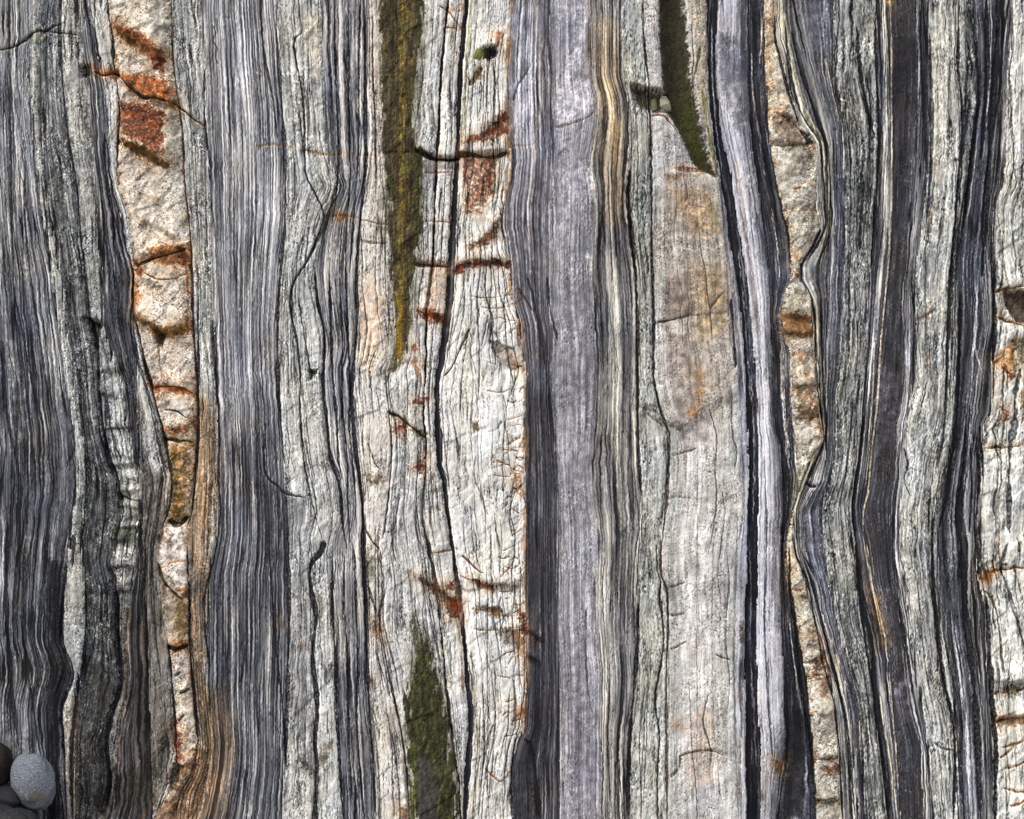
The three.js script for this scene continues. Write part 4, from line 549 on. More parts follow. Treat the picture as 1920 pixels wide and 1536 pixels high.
stain([1240, 520, 1300, 510, 1300, 590, 1250, 600], [140, 122, 110], { a: 0.5, patch: 0.5, sc: 16 }); stain([1300, 500, 1356, 510, 1362, 620, 1310, 640], [170, 146, 104], { a: 0.5, patch: 0.7, sc: 16 }); stain([1226, 480, 1250, 520, 1240, 560], [150, 156, 148], { a: 0.5 });
stain([1250, 620, 1310, 640, 1312, 780, 1270, 790, 1250, 700], [138, 124, 118], { a: 0.5, patch: 0.5, sc: 16 }); stain([1306, 690, 1318, 700, 1314, 760, 1298, 786, 1290, 774, 1304, 750], [176, 132, 82], { a: 0.65 });
stroke([1232, 604, 1256, 600, 1280, 594, 1296, 588], 2.8, { c: [96, 78, 62], h: -4 }); stroke([1330, 580, 1344, 560, 1358, 546], 2.6, { c: [120, 92, 66], h: -3 });
stain([1200, 762, 1222, 772, 1250, 800, 1276, 806, 1290, 790, 1240, 786, 1222, 756], [84, 82, 70], { a: 0.7 }); ledge([1198, 752, 1226, 776, 1252, 794, 1282, 796, 1312, 766, 1352, 742, 1388, 732], 26, 7, 120);
stroke([1214, 776, 1236, 794, 1254, 804], 2.4, { c: [96, 92, 80], h: -3, a: 0.6 }); stroke([1282, 800, 1300, 784, 1310, 770], 2, { c: [150, 110, 76], h: -1, a: 0.5, rag: 2 });
stain([1276, 800, 1340, 770, 1320, 830, 1280, 860], [136, 124, 124], { a: 0.5, sc: 14 }); stroke([1260, 854, 1290, 846, 1306, 840], 2.4, { c: [92, 84, 78], h: -3 }); stroke([1250, 936, 1270, 930, 1290, 934, 1312, 936], 2.2, { c: [120, 110, 102], h: -2, a: 0.6, rag: 2 }); ledge([1252, 930, 1292, 928, 1388, 934], 14, 2, 60); stain([1276, 960, 1330, 940, 1340, 1300, 1300, 1320, 1270, 1200], [214, 210, 208], { a: 0.6, patch: 0.4, sc: 20, edge: 22, along: 3 }); stain([1250, 800, 1276, 830, 1272, 1100, 1268, 1536, 1250, 1536], [150, 156, 150], { a: 0.5, patch: 0.5, sc: 16, edge: 14, along: 3 }); stain([1352, 760, 1386, 760, 1378, 1536, 1350, 1536], [168, 170, 168], { a: 0.5, patch: 0.5, sc: 16, edge: 14, along: 3 }); 
for (const [x1, y1, x2, y2] of [[1254, 1100, 1284, 1090], [1256, 1153, 1284, 1148], [1256, 1216, 1286, 1200], [1340, 1226, 1370, 1236]]) stroke([x1, y1, (x1 + x2) / 2, (y1 + y2) / 2 + 2, x2, y2], 2.2, { c: [100, 82, 64], h: -3 });
stain([1290, 1320, 1340, 1320, 1350, 1470, 1290, 1480, 1276, 1420], [184, 152, 124], { a: 0.32, patch: 0.8, sc: 24, edge: 20 }); stroke([1272, 1420, 1290, 1410, 1330, 1406, 1356, 1416], 2, { c: [120, 92, 70], h: -2.5 }); stroke([1256, 1456, 1272, 1440, 1274, 1416], 3, { c: [96, 88, 80], h: -3 }); ledge([1270, 1412, 1300, 1404, 1340, 1402, 1364, 1412], 6, 4, 40);
stain([1266, 1358, 1276, 1354, 1278, 1362, 1266, 1362], [170, 106, 66], { a: 0.7 });
stroke([1306, 880, 1306, 1000, 1305, 1120], 1.6, { c: [140, 132, 128], h: -1 }); stroke([1305, 1180, 1306, 1300, 1305, 1430], 1.6, { c: [130, 110, 96], h: -1 }); stroke([1336, 1000, 1334, 1180, 1338, 1400], 1.6, { c: [132, 124, 118], h: -1 });
stroke([1382, 960, 1378, 1100, 1376, 1260, 1380, 1420, 1384, 1536], 3, { c: [120, 128, 126], h: -3 });
// white stripe, black band, lilac ribs
for (const [pts, w] of [[[1334, 40, 1336, 150, 1346, 270, 1362, 360], 2], [[1384, 470, 1394, 560, 1402, 660, 1410, 760], 2.4], [[1410, 700, 1414, 840, 1412, 980], 1.8], [[1408, 1240, 1414, 1340, 1420, 1440], 2.6], [[1404, 1010, 1408, 1120, 1406, 1200], 2]]) stroke(pts, w, { c: [138, 138, 150], h: 1.5, a: 0.7, rag: 1.4, seed: pts[1] });
stain([1398, 560, 1410, 600, 1416, 760, 1406, 700], [96, 98, 112], { a: 0.6, patch: 0.8, along: 4 }); stain([1402, 1120, 1416, 1150, 1418, 1260, 1404, 1230], [84, 86, 98], { a: 0.6, patch: 0.8, along: 4 });
stroke([1394, 1180, 1388, 1300, 1392, 1350, 1386, 1420, 1390, 1540], 5, { c: [110, 104, 92], h: -3, a: 0.7, rag: 1.5 });
stain([1385, 1160, 1394, 1166, 1394, 1200, 1386, 1210], [96, 84, 80], { a: 0.8 }); stroke([1370, 560, 1376, 640, 1378, 690], 4, { h: -5 });
stroke([1322, -20, 1322, 100, 1324, 190, 1334, 256, 1346, 330], 3, { c: [140, 138, 112], h: 0, a: 0.7 });
stain([1346, 60, 1400, 80, 1406, 200, 1380, 250, 1350, 160], [92, 94, 108], { a: 0.6, patch: 0.5, edge: 10, along: 3 }); stain([1360, 160, 1396, 156, 1400, 250, 1366, 240], [200, 198, 208], { a: 0.6, edge: 8 });
stroke([1362, 210, 1386, 320, 1400, 400, 1418, 520, 1432, 640, 1436, 760, 1440, 880], 10, { c: [216, 214, 222], h: 3, a: 0.7, rag: 0.6 }); stroke([1378, 300, 1392, 400, 1406, 520, 1420, 640], 5, { c: [180, 160, 136], h: 0, a: 0.5, rag: 1.5 });
stroke([1446, 1024, 1444, 1160, 1450, 1280, 1458, 1400], 12, { c: [214, 214, 224], h: 2, a: 0.6, rag: 0.8 }); stain([1446, 1426, 1470, 1430, 1474, 1450, 1456, 1454], [130, 92, 62], { a: 0.75 }); stain([1430, 1430, 1440, 1450, 1436, 1536, 1428, 1500], [140, 126, 104], { a: 0.5 });
stroke([1432, 860, 1436, 1000, 1432, 1160, 1438, 1300, 1448, 1420], 2.6, { c: [84, 84, 96], h: -3 });
// dark band: pale threads
for (const [pts, w] of [[[1408, 100, 1412, 180, 1424, 260, 1434, 330], 3], [[1432, 20, 1426, 80, 1424, 120], 3], [[1446, 390, 1456, 450, 1462, 520], 3], [[1466, 300, 1476, 390, 1480, 440], 3], [[1466, 640, 1468, 720, 1474, 800, 1480, 880], 7], [[1482, 640, 1484, 720, 1490, 830, 1496, 900], 2.6], [[1476, 1140, 1486, 1220, 1496, 1290, 1504, 1340], 3]]) stroke(pts, w, { c: [204, 198, 190], h: 1.5, a: 0.75, seed: w });
stain([1472, 1320, 1500, 1330, 1510, 1440, 1506, 1536, 1472, 1536], [34, 33, 35], { a: 0.8, patch: 0.2, edge: 6 }); stain([1452, 1424, 1472, 1430, 1468, 1450], [120, 84, 56], { a: 0.8 });

// lumpy vein
LAYER[L_boudin].joints.forEach((p, k) => stroke([p[0] + 12, p[1] + 2, (p[0] + p[2]) / 2, (p[1] + p[3]) / 2 - 3 + 6 * (k % 2), p[2] - 14, p[3] + 2], 1.8, { c: [92, 70, 52], h: -4, a: 0.6, rag: 2, seed: k }));
stain([1440, 10, 1452, 20, 1446, 120, 1448, 190, 1436, 140], [190, 150, 104], { a: 0.5 }); stain([1446, 200, 1470, 190, 1470, 220, 1450, 230], [190, 140, 96], { a: 0.5 });
stain([1448, 234, 1480, 222, 1494, 240, 1506, 274, 1480, 276, 1452, 252], [114, 98, 80], { a: 0.85, patch: 0.4 }); ledge([1444, 216, 1480, 218, 1500, 236], 10, 9, 40); ledge([1444, 262, 1480, 268, 1514, 270], 9, 9, 36);
facet([1496, 244, 1516, 254, 1528, 270, 1512, 274], -18); stain([1496, 246, 1514, 254, 1528, 268, 1512, 274], [46, 40, 32], { a: 0.85, patch: 0.1 });
stain([1466, 280, 1500, 276, 1520, 300, 1500, 320], [140, 134, 120], { a: 0.6 }); stroke([1486, 356, 1496, 352, 1506, 354], 3, { c: [156, 90, 46], h: -2 }); stain([1500, 276, 1522, 284, 1524, 310], [120, 104, 82], { a: 0.6 });
stain([1484, 400, 1500, 392, 1534, 400, 1536, 430, 1520, 440, 1506, 410], [124, 120, 104], { a: 0.7, patch: 0.6 }); facet([1514, 400, 1536, 404, 1536, 432, 1522, 454, 1506, 440], 10, { edge: 3, gx: -20 }); stain([1484, 470, 1494, 472, 1496, 486, 1486, 490], [190, 118, 60], { a: 0.7 });
stroke([1538, 430, 1526, 458, 1508, 492], 5, { h: -8 });
stain([1468, 590, 1484, 588, 1522, 596, 1524, 624, 1508, 632, 1490, 626, 1470, 630], [138, 98, 64], { a: 0.9, patch: 0.25 }); ledge([1466, 582, 1490, 588, 1524, 590], 14, 11, 40); ledge([1470, 624, 1500, 622, 1526, 624], 8, 8, 20);
stain([1466, 552, 1512, 540, 1520, 580, 1470, 584], [150, 144, 128], { a: 0.6 }); stain([1494, 660, 1510, 664, 1504, 680, 1496, 676], [172, 110, 60], { a: 0.7 }); stain([1496, 704, 1518, 696, 1514, 708], [170, 110, 60], { a: 0.7 });
stain([1490, 722, 1524, 726, 1530, 780, 1520, 800, 1496, 790, 1490, 750], [130, 100, 70], { a: 0.75, patch: 0.8, sc: 8 }); stain([1522, 730, 1534, 780, 1544, 820, 1534, 810], [166, 98, 52], { a: 0.75 }); stain([1490, 760, 1520, 756, 1520, 768, 1494, 772], [92, 86, 70], { a: 0.7 });
ledge([1484, 720, 1510, 720, 1534, 716], 10, 8, 36); ledge([1486, 774, 1510, 770, 1538, 766], 10, 8, 30);
stain([1496, 800, 1524, 804, 1530, 830, 1504, 834], [196, 192, 180], { a: 0.6 });
stain([1482, 880, 1500, 880, 1498, 930, 1484, 960], [120, 122, 88], { a: 0.5 }); stroke([1520, 868, 1508, 900, 1494, 940, 1484, 980], 4, { c: [160, 156, 112], h: 1, a: 0.8 });
stain([1474, 1030, 1486, 1030, 1480, 1100, 1474, 1080], [206, 170, 110], { a: 0.5 }); stain([1490, 1114, 1510, 1108, 1514, 1120, 1498, 1128], [132, 120, 94], { a: 0.8 });
stain([1510, 1172, 1526, 1168, 1530, 1200, 1512, 1206], [118, 96, 74], { a: 0.85 }); stain([1530, 1180, 1542, 1200, 1562, 1270, 1556, 1290, 1540, 1240], [150, 94, 54], { a: 0.7, patch: 0.6 }); stain([1518, 1230, 1544, 1226, 1546, 1250, 1522, 1258], [104, 76, 56], { a: 0.9, patch: 0.6, sc: 6 }); stain([1536, 1270, 1554, 1266, 1548, 1304, 1536, 1310], [124, 96, 72], { a: 0.8 });
stain([1538, 1436, 1578, 1428, 1576, 1450, 1544, 1448], [108, 74, 50], { a: 0.95, patch: 0.5, sc: 6 }); stain([1544, 1448, 1570, 1450, 1560, 1462], [112, 106, 94], { a: 0.8 }); stain([1534, 1500, 1568, 1498, 1562, 1508, 1540, 1510], [92, 84, 70], { a: 0.8 });
for (const [x1, y1, x2, y2] of [[1508, 1200, 1536, 1196], [1518, 1262, 1556, 1258], [1524, 1330, 1566, 1322], [1530, 1412, 1574, 1416], [1534, 1494, 1576, 1490]]) ledge([x1, y1, (x1 + x2) / 2, y1 + 4, x2, y2], 9, 8, 30);
stroke([1478, 1024, 1480, 1090, 1492, 1180, 1504, 1280, 1516, 1360, 1524, 1440, 1530, 1540], 4, { h: -6 });
// curving leaves
for (const [pts, w, c] of [[[1462, -20, 1468, 40, 1480, 100, 1498, 180, 1516, 230, 1538, 262, 1548, 320, 1552, 380, 1552, 430, 1540, 470, 1526, 500], 9, [192, 186, 160]], [[1470, 40, 1476, 100, 1486, 160, 1500, 210, 1524, 250], 4, SEAM], [[1484, 60, 1500, 130, 1520, 190, 1540, 240, 1550, 270], 4, SEAM], [[1452, 30, 1452, 70, 1458, 100, 1470, 150, 1482, 190, 1494, 230], 5, SEAM], [[1536, 270, 1542, 320, 1546, 380, 1548, 420, 1536, 452, 1512, 490], 3, SEAM], [[1552, 270, 1556, 340, 1556, 400, 1552, 450, 1534, 490], 3, SEAM],
  [[1522, 548, 1532, 580, 1534, 640, 1538, 700, 1544, 770, 1546, 810, 1530, 850, 1510, 890, 1494, 940, 1484, 990], 8, [178, 172, 148]], [[1524, 560, 1528, 600, 1530, 660, 1534, 730, 1542, 790], 3.4, SEAM], [[1540, 560, 1542, 640, 1544, 720, 1550, 800, 1546, 830], 4, SEAM], [[1546, 830, 1528, 870, 1514, 900], 3, SEAM], [[1484, 1000, 1492, 1040, 1512, 1090, 1528, 1170, 1540, 1240, 1558, 1300, 1570, 1380, 1576, 1470, 1580, 1540], 3.6, SEAM], [[1490, 1010, 1504, 1050, 1522, 1110, 1540, 1190, 1556, 1260, 1576, 1330, 1586, 1410, 1592, 1500], 3, [168, 168, 166]], [[1500, 1030, 1524, 1100, 1544, 1180, 1560, 1250, 1584, 1340, 1594, 1430, 1602, 1530], 4, SEAM]]) stroke(pts, w, { c, h: c === SEAM ? -6 : 3, a: 0.88, rag: 0.8, seed: pts[0] });
stain([1492, 505, 1520, 500, 1526, 540, 1500, 545], [206, 200, 200], { a: 0.5 }); stroke([1494, 540, 1484, 556, 1476, 580], 3, { c: [150, 146, 108], h: 0, a: 0.6 });
stain([1500, 0, 1560, 0, 1560, 90, 1520, 100], [120, 122, 136], { a: 0.5, edge: 10 }); stain([1516, 900, 1544, 870, 1548, 900, 1520, 930], [160, 160, 172], { a: 0.5 });
stain([1510, 960, 1536, 950, 1540, 1030, 1550, 1110, 1532, 1090, 1514, 1020], [134, 136, 154], { a: 0.55, edge: 6 }); stroke([1510, 906, 1522, 912, 1530, 912], 4, { h: -6 });
stroke([1546, 110, 1556, 150, 1572, 230], 3, { c: [190, 176, 146], h: 1, a: 0.6 });
// ruled layer, charcoal band
for (const [pts, w] of [[[1666, -20, 1670, 60, 1671, 200, 1672, 330, 1670, 420, 1664, 520, 1656, 600, 1650, 690, 1646, 760, 1636, 840, 1628, 920, 1618, 970, 1622, 1040, 1632, 1070], 3], [[1656, 0, 1664, 100, 1666, 240], 2], [[1640, 640, 1638, 720, 1634, 800, 1624, 900], 2.6], [[1624, 1020, 1632, 1090, 1648, 1150, 1660, 1200], 4], [[1630, 1060, 1640, 1130, 1654, 1190], 2.2], [[1666, 1260, 1676, 1370, 1684, 1480], 2.4], [[1648, 1300, 1656, 1360, 1670, 1440, 1680, 1520], 2.4]]) stroke(pts, w, { c: [214, 194, 166], h: 1.5, a: 0.85, rag: 0.5 });
stain([1660, -50, 1672, -50, 1670, 20, 1664, 10], [196, 156, 84], { a: 0.75 }); stain([1622, 1100, 1648, 1120, 1664, 1210, 1650, 1220, 1636, 1170], [176, 132, 86], { a: 0.55, patch: 0.9, along: 4 });
stain([1680, 72, 1690, 66, 1716, 70, 1720, 120, 1706, 150, 1690, 180, 1676, 160, 1676, 96], [40, 39, 43], { a: 0.6, patch: 0.1, edge: 3 });
stain([1640, 680, 1690, 700, 1680, 830, 1640, 860], [120, 118, 130], { a: 0.45, patch: 1, sc: 12 }); stain([1670, 1290, 1700, 1270, 1716, 1340, 1690, 1360], [128, 126, 140], { a: 0.5, patch: 0.6, sc: 14 });
for (const [pts, w] of [[[1640, 20, 1644, 160, 1648, 256, 1642, 380, 1634, 500], 5], [[1622, 780, 1612, 860, 1600, 940, 1604, 1010], 5], [[1604, 1020, 1612, 1110, 1622, 1200, 1636, 1290], 5], [[1636, 1220, 1642, 1320, 1654, 1420, 1668, 1540], 6], [[1606, 50, 1610, 120, 1622, 190, 1640, 260], 4], [[1620, 340, 1614, 420, 1612, 470], 4]]) stroke(pts, w, { h: -6, seed: w + pts[1] });
for (const [pts, w, c] of [[[1708, 540, 1706, 620, 1702, 720, 1696, 790, 1684, 840], 7, [176, 176, 188]], [[1682, 1020, 1684, 1080, 1698, 1200, 1712, 1320, 1728, 1400, 1742, 1480], 4, [190, 190, 194]], [[1696, 840, 1702, 870, 1696, 900, 1706, 930], 3, SEAM], [[1726, 20, 1728, 120, 1734, 220, 1738, 330], 4, SEAM], [[1742, 60, 1746, 200, 1744, 320, 1736, 420], 4, SEAM], [[1684, 1120, 1700, 1220, 1712, 1300], 4, SEAM]]) stroke(pts, w, { c, h: c === SEAM ? -5 : 2, a: 0.8, seed: w + pts[0] });
// pale ridge, wavy layer, dark band, right edge
stroke([1798, -20, 1796, 120, 1804, 230, 1796, 330, 1790, 420, 1782, 540, 1776, 680, 1770, 800, 1756, 880], 4.5, { h: -6 }); stroke([1820, 20, 1836, 160, 1828, 240, 1816, 330, 1806, 430], 5, { h: -6 });
stroke([1722, 600, 1740, 590, 1754, 578], 4, { c: [124, 104, 80], h: -4, a: 0.8 }); stroke([1742, 560, 1740, 640, 1738, 700], 2.4, { c: [170, 118, 76], h: 0, a: 0.4, rag: 3 });
stain([1744, 20, 1766, 20, 1768, 300, 1750, 420, 1742, 200], [212, 206, 190], { a: 0.45 });
stroke([1742, 300, 1760, 330, 1750, 380, 1738, 440], 2.4, { c: [190, 144, 104], h: 0, a: 0.4, rag: 3 });
stain([1690, 1030, 1720, 1050, 1726, 1160, 1708, 1200, 1694, 1100], [206, 202, 192], { a: 0.45 });
stroke([1752, 960, 1748, 1050, 1756, 1150, 1768, 1260, 1788, 1360, 1790, 1440, 1786, 1540], 4.5, { h: -6 }); stroke([1750, 1392, 1770, 1404, 1790, 1406], 3, { c: [84, 86, 80], h: -4 });
for (const [pts, w] of [[[1850, -20, 1852, 120, 1846, 220, 1838, 300], 6], [[1872, -20, 1870, 100, 1862, 200, 1854, 300, 1848, 400, 1842, 520], 9], [[1802, 540, 1800, 640, 1796, 760, 1786, 860], 5], [[1812, 760, 1808, 860, 1798, 960, 1806, 1060, 1812, 1160, 1826, 1280, 1834, 1400, 1838, 1540], 9], [[1782, 840, 1778, 920, 1762, 990], 6], [[1862, 520, 1866, 600, 1862, 680], 5], [[1838, 800, 1836, 900, 1830, 980, 1834, 1080], 5], [[1850, 1120, 1854, 1220, 1858, 1300, 1866, 1420, 1864, 1540], 7], [[1820, 840, 1822, 920, 1816, 1000], 3]]) stroke(pts, w, { h: -8, seed: w + pts[1] });
for (const [pts, w] of [[[1836, 500, 1832, 560, 1826, 640, 1822, 740, 1816, 840, 1806, 920], 4], [[1790, 1160, 1800, 1260, 1812, 1360, 1816, 1480], 5], [[1826, 640, 1836, 680, 1842, 700], 3], [[1894, 60, 1888, 200, 1876, 300], 3], [[1846, 1050, 1842, 1100, 1848, 1160, 1852, 1240], 6]]) stroke(pts, w, { c: [186, 184, 188], h: 2, a: 0.75, seed: w });
LAYER[L_right].joints.forEach((p, k) => { const m = p.length - 2; stroke([p[0] + 6, p[1] + 3, (p[0] + p[m]) / 2, (p[1] + p[m + 1]) / 2 + (k % 2 ? 5 : -4), p[m], p[m + 1]], 2.6, { c: [74, 52, 36], h: -7, a: 0.75, rag: 2, seed: k, halo: { c: [180, 120, 62], a: 0.4, r: 10 } }); });
stain([1884, 548, 1940, 546, 1940, 610, 1910, 606, 1886, 580], [78, 62, 50], { a: 0.9, patch: 0.2 }); facet([1884, 548, 1984, 540, 1984, 612, 1910, 606, 1886, 580], -24, { edge: 5, gy: 12 }); ledge([1876, 540, 1910, 546, 1940, 536], 14, 10, 40); stain([1868, 668, 1900, 644, 1912, 690, 1880, 700], [166, 112, 56], { a: 0.7 }); stain([1896, 636, 1940, 636, 1940, 660, 1900, 700, 1906, 660], [96, 86, 58], { a: 0.75 }); facet([1890, 640, 1940, 630, 1940, 690, 1904, 702], -14);
stain([1870, 682, 1900, 700, 1910, 700, 1892, 712], [124, 68, 40], { a: 0.85 }); stroke([1914, 690, 1902, 740, 1902, 790, 1894, 830, 1888, 900, 1890, 1000], 7, { c: [70, 74, 82], h: -8, rag: 1.5 }); stain([1876, 752, 1888, 760, 1888, 790, 1878, 790], [108, 62, 40], { a: 0.85 }); stain([1856, 836, 1884, 824, 1888, 832, 1866, 846], [74, 74, 58], { a: 0.85 }); stain([1908, 730, 1984, 720, 1984, 790, 1912, 790], [112, 88, 58], { a: 0.7 });
stain([1850, 840, 1890, 850, 1884, 1040, 1840, 1040], [226, 225, 216], { a: 0.45 }); stroke([1864, 1000, 1872, 1050, 1862, 1070], 3, { c: [196, 140, 90], h: 0, a: 0.7 });
stain([1836, 1082, 1852, 1070, 1868, 1066, 1864, 1078, 1846, 1092], [150, 92, 44], { a: 0.9 }); stroke([1886, 1020, 1876, 1060, 1890, 1110, 1904, 1160, 1920, 1220], 5, { c: [86, 88, 92], h: -9 }); stroke([1844, 1104, 1862, 1130, 1872, 1180, 1878, 1260], 3, { c: [86, 60, 42], h: -6 });
stain([1846, 1100, 1880, 1090, 1900, 1160, 1912, 1270, 1864, 1280], [220, 219, 211], { a: 0.4 }); stain([1880, 1286, 1910, 1280, 1910, 1300, 1888, 1304], [70, 60, 36], { a: 0.8 }); ledge([1852, 1270, 1890, 1270, 1940, 1264], 14, 12, 50); stain([1868, 1342, 1940, 1336, 1940, 1352, 1870, 1362], [128, 88, 60], { a: 0.75 }); ledge([1862, 1340, 1900, 1336, 1940, 1330], 14, 9, 36);
for (const [x1, y1, x2, y2] of [[1876, 1400, 1930, 1380], [1884, 1440, 1930, 1420], [1872, 1420, 1900, 1396], [1880, 1476, 1930, 1484], [1890, 1510, 1930, 1490]]) stroke([x1, y1, (x1 + x2) / 2, (y1 + y2) / 2 + 3, x2, y2], 2.6, { c: [140, 84, 48], h: -4 });

// algae tint soaked into the rock round each growth
stain([706, -50, 800, -50, 794, 120, 784, 220, 798, 330, 792, 470, 776, 600, 764, 680, 726, 712, 738, 600, 724, 420, 712, 240], [112, 104, 80], { a: 0.6, patch: 0.4, edge: 13, rag: 8, along: 4, sc: 7 });
stain([770, 1130, 800, 1170, 828, 1270, 850, 1400, 864, 1540, 764, 1540, 752, 1340, 764, 1240], [112, 108, 88], { a: 0.6, patch: 0.5, edge: 16, rag: 12, along: 5, sc: 7 });

// hairline cracks and black threads that follow the layers, seeded
{
  const r = rng(99), tmp = new Float32Array(NL + 1);
  const many = [[L_pale1, 22], [L_q, 22], [L_r, 34], [L_tu, 12], [L_big, 64], [L_ac, 16], [L_as, 26], [L_ba, 12], [L_bc, 20], [L_right, 18], [L_gran1, 18], [L_chain, 10], [L_orange, 12], [L_multi, 22], [L_left, 26], [L_fine, 24], [L_cream, 16], [L_be, 10], [L_pink, 12], [L_au, 8], [L_ay, 8], [L_bg, 10], [L_slate, 10], [L_ak, 8]];
  for (const [l, n] of many) for (let k = 0; k < n; k++) {
    let u = r(), y = -40 + r() * 1500, len = 60 + r() * 260; const p = [];
    for (let s = 0; s <= 5; s++) { const yy = y + len * s / 5; boundsAt(yy, tmp); p.push(mix(tmp[l], tmp[l + 1], clamp(u, 0.03, 0.97)), yy); u += (r() - 0.5) * 0.12; }
    const pale = LAYER[l].mean > 0.5; stroke(p, 1.1 + r() * 1.7, { c: pale ? [78, 76, 76] : [34, 35, 41], h: -2.6, a: 0.5 + 0.4 * r(), seed: k + l, rag: 0.9, soft: 0.8 });
  }
}

// ---------------------------------------------------------------- textures of the face
const lin = (c) => Math.pow(clamp(c / 255), 2.2), WHITE = 0.70;
const colData = new Uint8Array(NP * 4), bumpData = new Uint8Array(NP * 4);
const tone = (l) => { const t = clamp(l, 0, 1.15); return t < 0.56 ? 0.56 * Math.pow(t / 0.56, 1.14) : 0.56 + (t - 0.56) * (1.34 - 0.35 * (t - 0.56)); };
for (let j = 0; j < GH; j++) for (let i = 0; i < GW; i++) {
  const o = j * GW + i, q = ((GH - 1 - j) * GW + i) * 4;
  const l0 = (CR[o] * 0.3 + CG[o] * 0.59 + CB[o] * 0.11) / 255, L4 = (k) => (CR[k] * 0.3 + CG[k] * 0.59 + CB[k] * 0.11) / 255;
  let cr = l0; if (i > 1 && j > 1 && i < GW - 2 && j < GH - 2) cr = l0 + 0.55 * (l0 - 0.25 * (L4(o - 2) + L4(o + 2) + L4(o - 2 * GW) + L4(o + 2 * GW)));
  const f = 255 * Math.pow(WHITE, 1 / 2.2) * clamp(tone(clamp(cr, 0.04, 1.1)) / Math.max(l0, 0.03), 0.2, 2);
  colData[q] = clamp(CR[o] / 255 * f, 12, 232); colData[q + 1] = clamp(CG[o] / 255 * f, 12, 232); colData[q + 2] = clamp(CB[o] / 255 * f, 12, 230); colData[q + 3] = 255;
  const b = clamp(128 + FF[o] * 55, 0, 255); bumpData[q] = bumpData[q + 1] = bumpData[q + 2] = b; bumpData[q + 3] = 255;
}
function tex(data, w, h, srgb) { const t = new THREE.DataTexture(data, w, h, THREE.RGBAFormat); t.magFilter = THREE.LinearFilter; t.minFilter = THREE.LinearFilter; t.wrapS = t.wrapT = THREE.MirroredRepeatWrapping; if (srgb) t.colorSpace = THREE.SRGBColorSpace; t.needsUpdate = true; return t; }
const rockMat = new THREE.MeshPhysicalMaterial({ specularIntensity: 0.3, map: tex(colData, GW, GH, true), bumpMap: tex(bumpData, GW, GH, false), bumpScale: 255 / 55 / 1000, roughness: 0.9 });
rockMat.name = 'layered_rock';

// soften the relief a little for the mesh, then read it anywhere (mirrored beyond its rim)
const HS = new Float32Array(NP);
for (let j = 0; j < GH; j++) for (let i = 0; i < GW; i++) { let s = 0, n = 0; for (let b = -1; b <= 1; b++) for (let a = -1; a <= 1; a++) { const ii = i + a, jj = j + b; if (ii < 0 || jj < 0 || ii >= GW || jj >= GH) continue; const w = (2 - Math.abs(a)) * (2 - Math.abs(b)); s += w * HH[jj * GW + ii]; n += w; } HS[j * GW + i] = s / n; }
const mir = (v, n) => { const p = 2 * (n - 1); v = ((v % p) + p) % p; return v > n - 1 ? p - v : v; };
function depth(x, y) {                    // metres
  const fx = mir(x - X0, GW), fy = mir(y - Y0, GH), i = Math.min(GW - 2, fx | 0), j = Math.min(GH - 2, fy | 0), a = fx - i, b = fy - j, o = j * GW + i;
  return 0.001 * mix(mix(HS[o], HS[o + 1], a), mix(HS[o + GW], HS[o + GW + 1], a), b);
}

// ---------------------------------------------------------------- the rock face: one mesh per layer, jointed layers one mesh per block
const rows = []; for (let y = -420; y < -20; y += 14) rows.push(y); for (let y = -20; y < 1560; y += 2.5) rows.push(y); for (let y = 1560; y <= 1620; y += 6) rows.push(y);
const rowB = rows.map((y) => { const b = new Float32Array(NL + 1); boundsAt(y, b); return b; });
const face = new THREE.Group(); face.name = 'rock_face'; face.userData.kind = 'structure';
face.userData.label = 'tall rock face of upright grey, white and black layers'; scene.add(face);
function sheet(cols, wanted) {             // cols(row) -> x positions; wanted(row, col) says which quads belong
  const nc = cols(0).length, pos = [], nor = [], uv = [], index = [], id = new Map();
  const vert = (r, c) => {
    const key = r * nc + c; let v = id.get(key); if (v !== undefined) return v;
    const y = rows[r], x = cols(r)[c], e = 1.6, gx = (depth(x + e, y) - depth(x - e, y)) / (2 * e * K), gy = (depth(x, y - e) - depth(x, y + e)) / (2 * e * K), l = Math.hypot(gx, gy, 1);
    v = pos.length / 3; pos.push(WX(x), WY(y), depth(x, y)); nor.push(-gx / l, -gy / l, 1 / l); uv.push((x - X0) / GW, (Y0 + GH - y) / GH); id.set(key, v); return v;
  };
  for (let r = 0; r < rows.length - 1; r++) { const A = cols(r), B = cols(r + 1); for (let c = 0; c < nc - 1; c++) {
    if (A[c + 1] - A[c] < 1e-4 && B[c + 1] - B[c] < 1e-4) continue; if (!wanted(r, c)) continue;
    const a = vert(r, c), b = vert(r, c + 1), d = vert(r + 1, c), e = vert(r + 1, c + 1); index.push(a, d, b, b, d, e);
  } }
  if (!index.length) return null;
  const g = new THREE.BufferGeometry(); g.setAttribute('position', new THREE.Float32BufferAttribute(pos, 3)); g.setAttribute('normal', new THREE.Float32BufferAttribute(nor, 3)); g.setAttribute('uv', new THREE.Float32BufferAttribute(uv, 2)); g.setIndex(index); return g;
}
function put(g, name, parent, mat = rockMat) { const m = new THREE.Mesh(g, mat); m.name = numbered(name); m.castShadow = m.receiveShadow = true; parent.add(m); return m; }
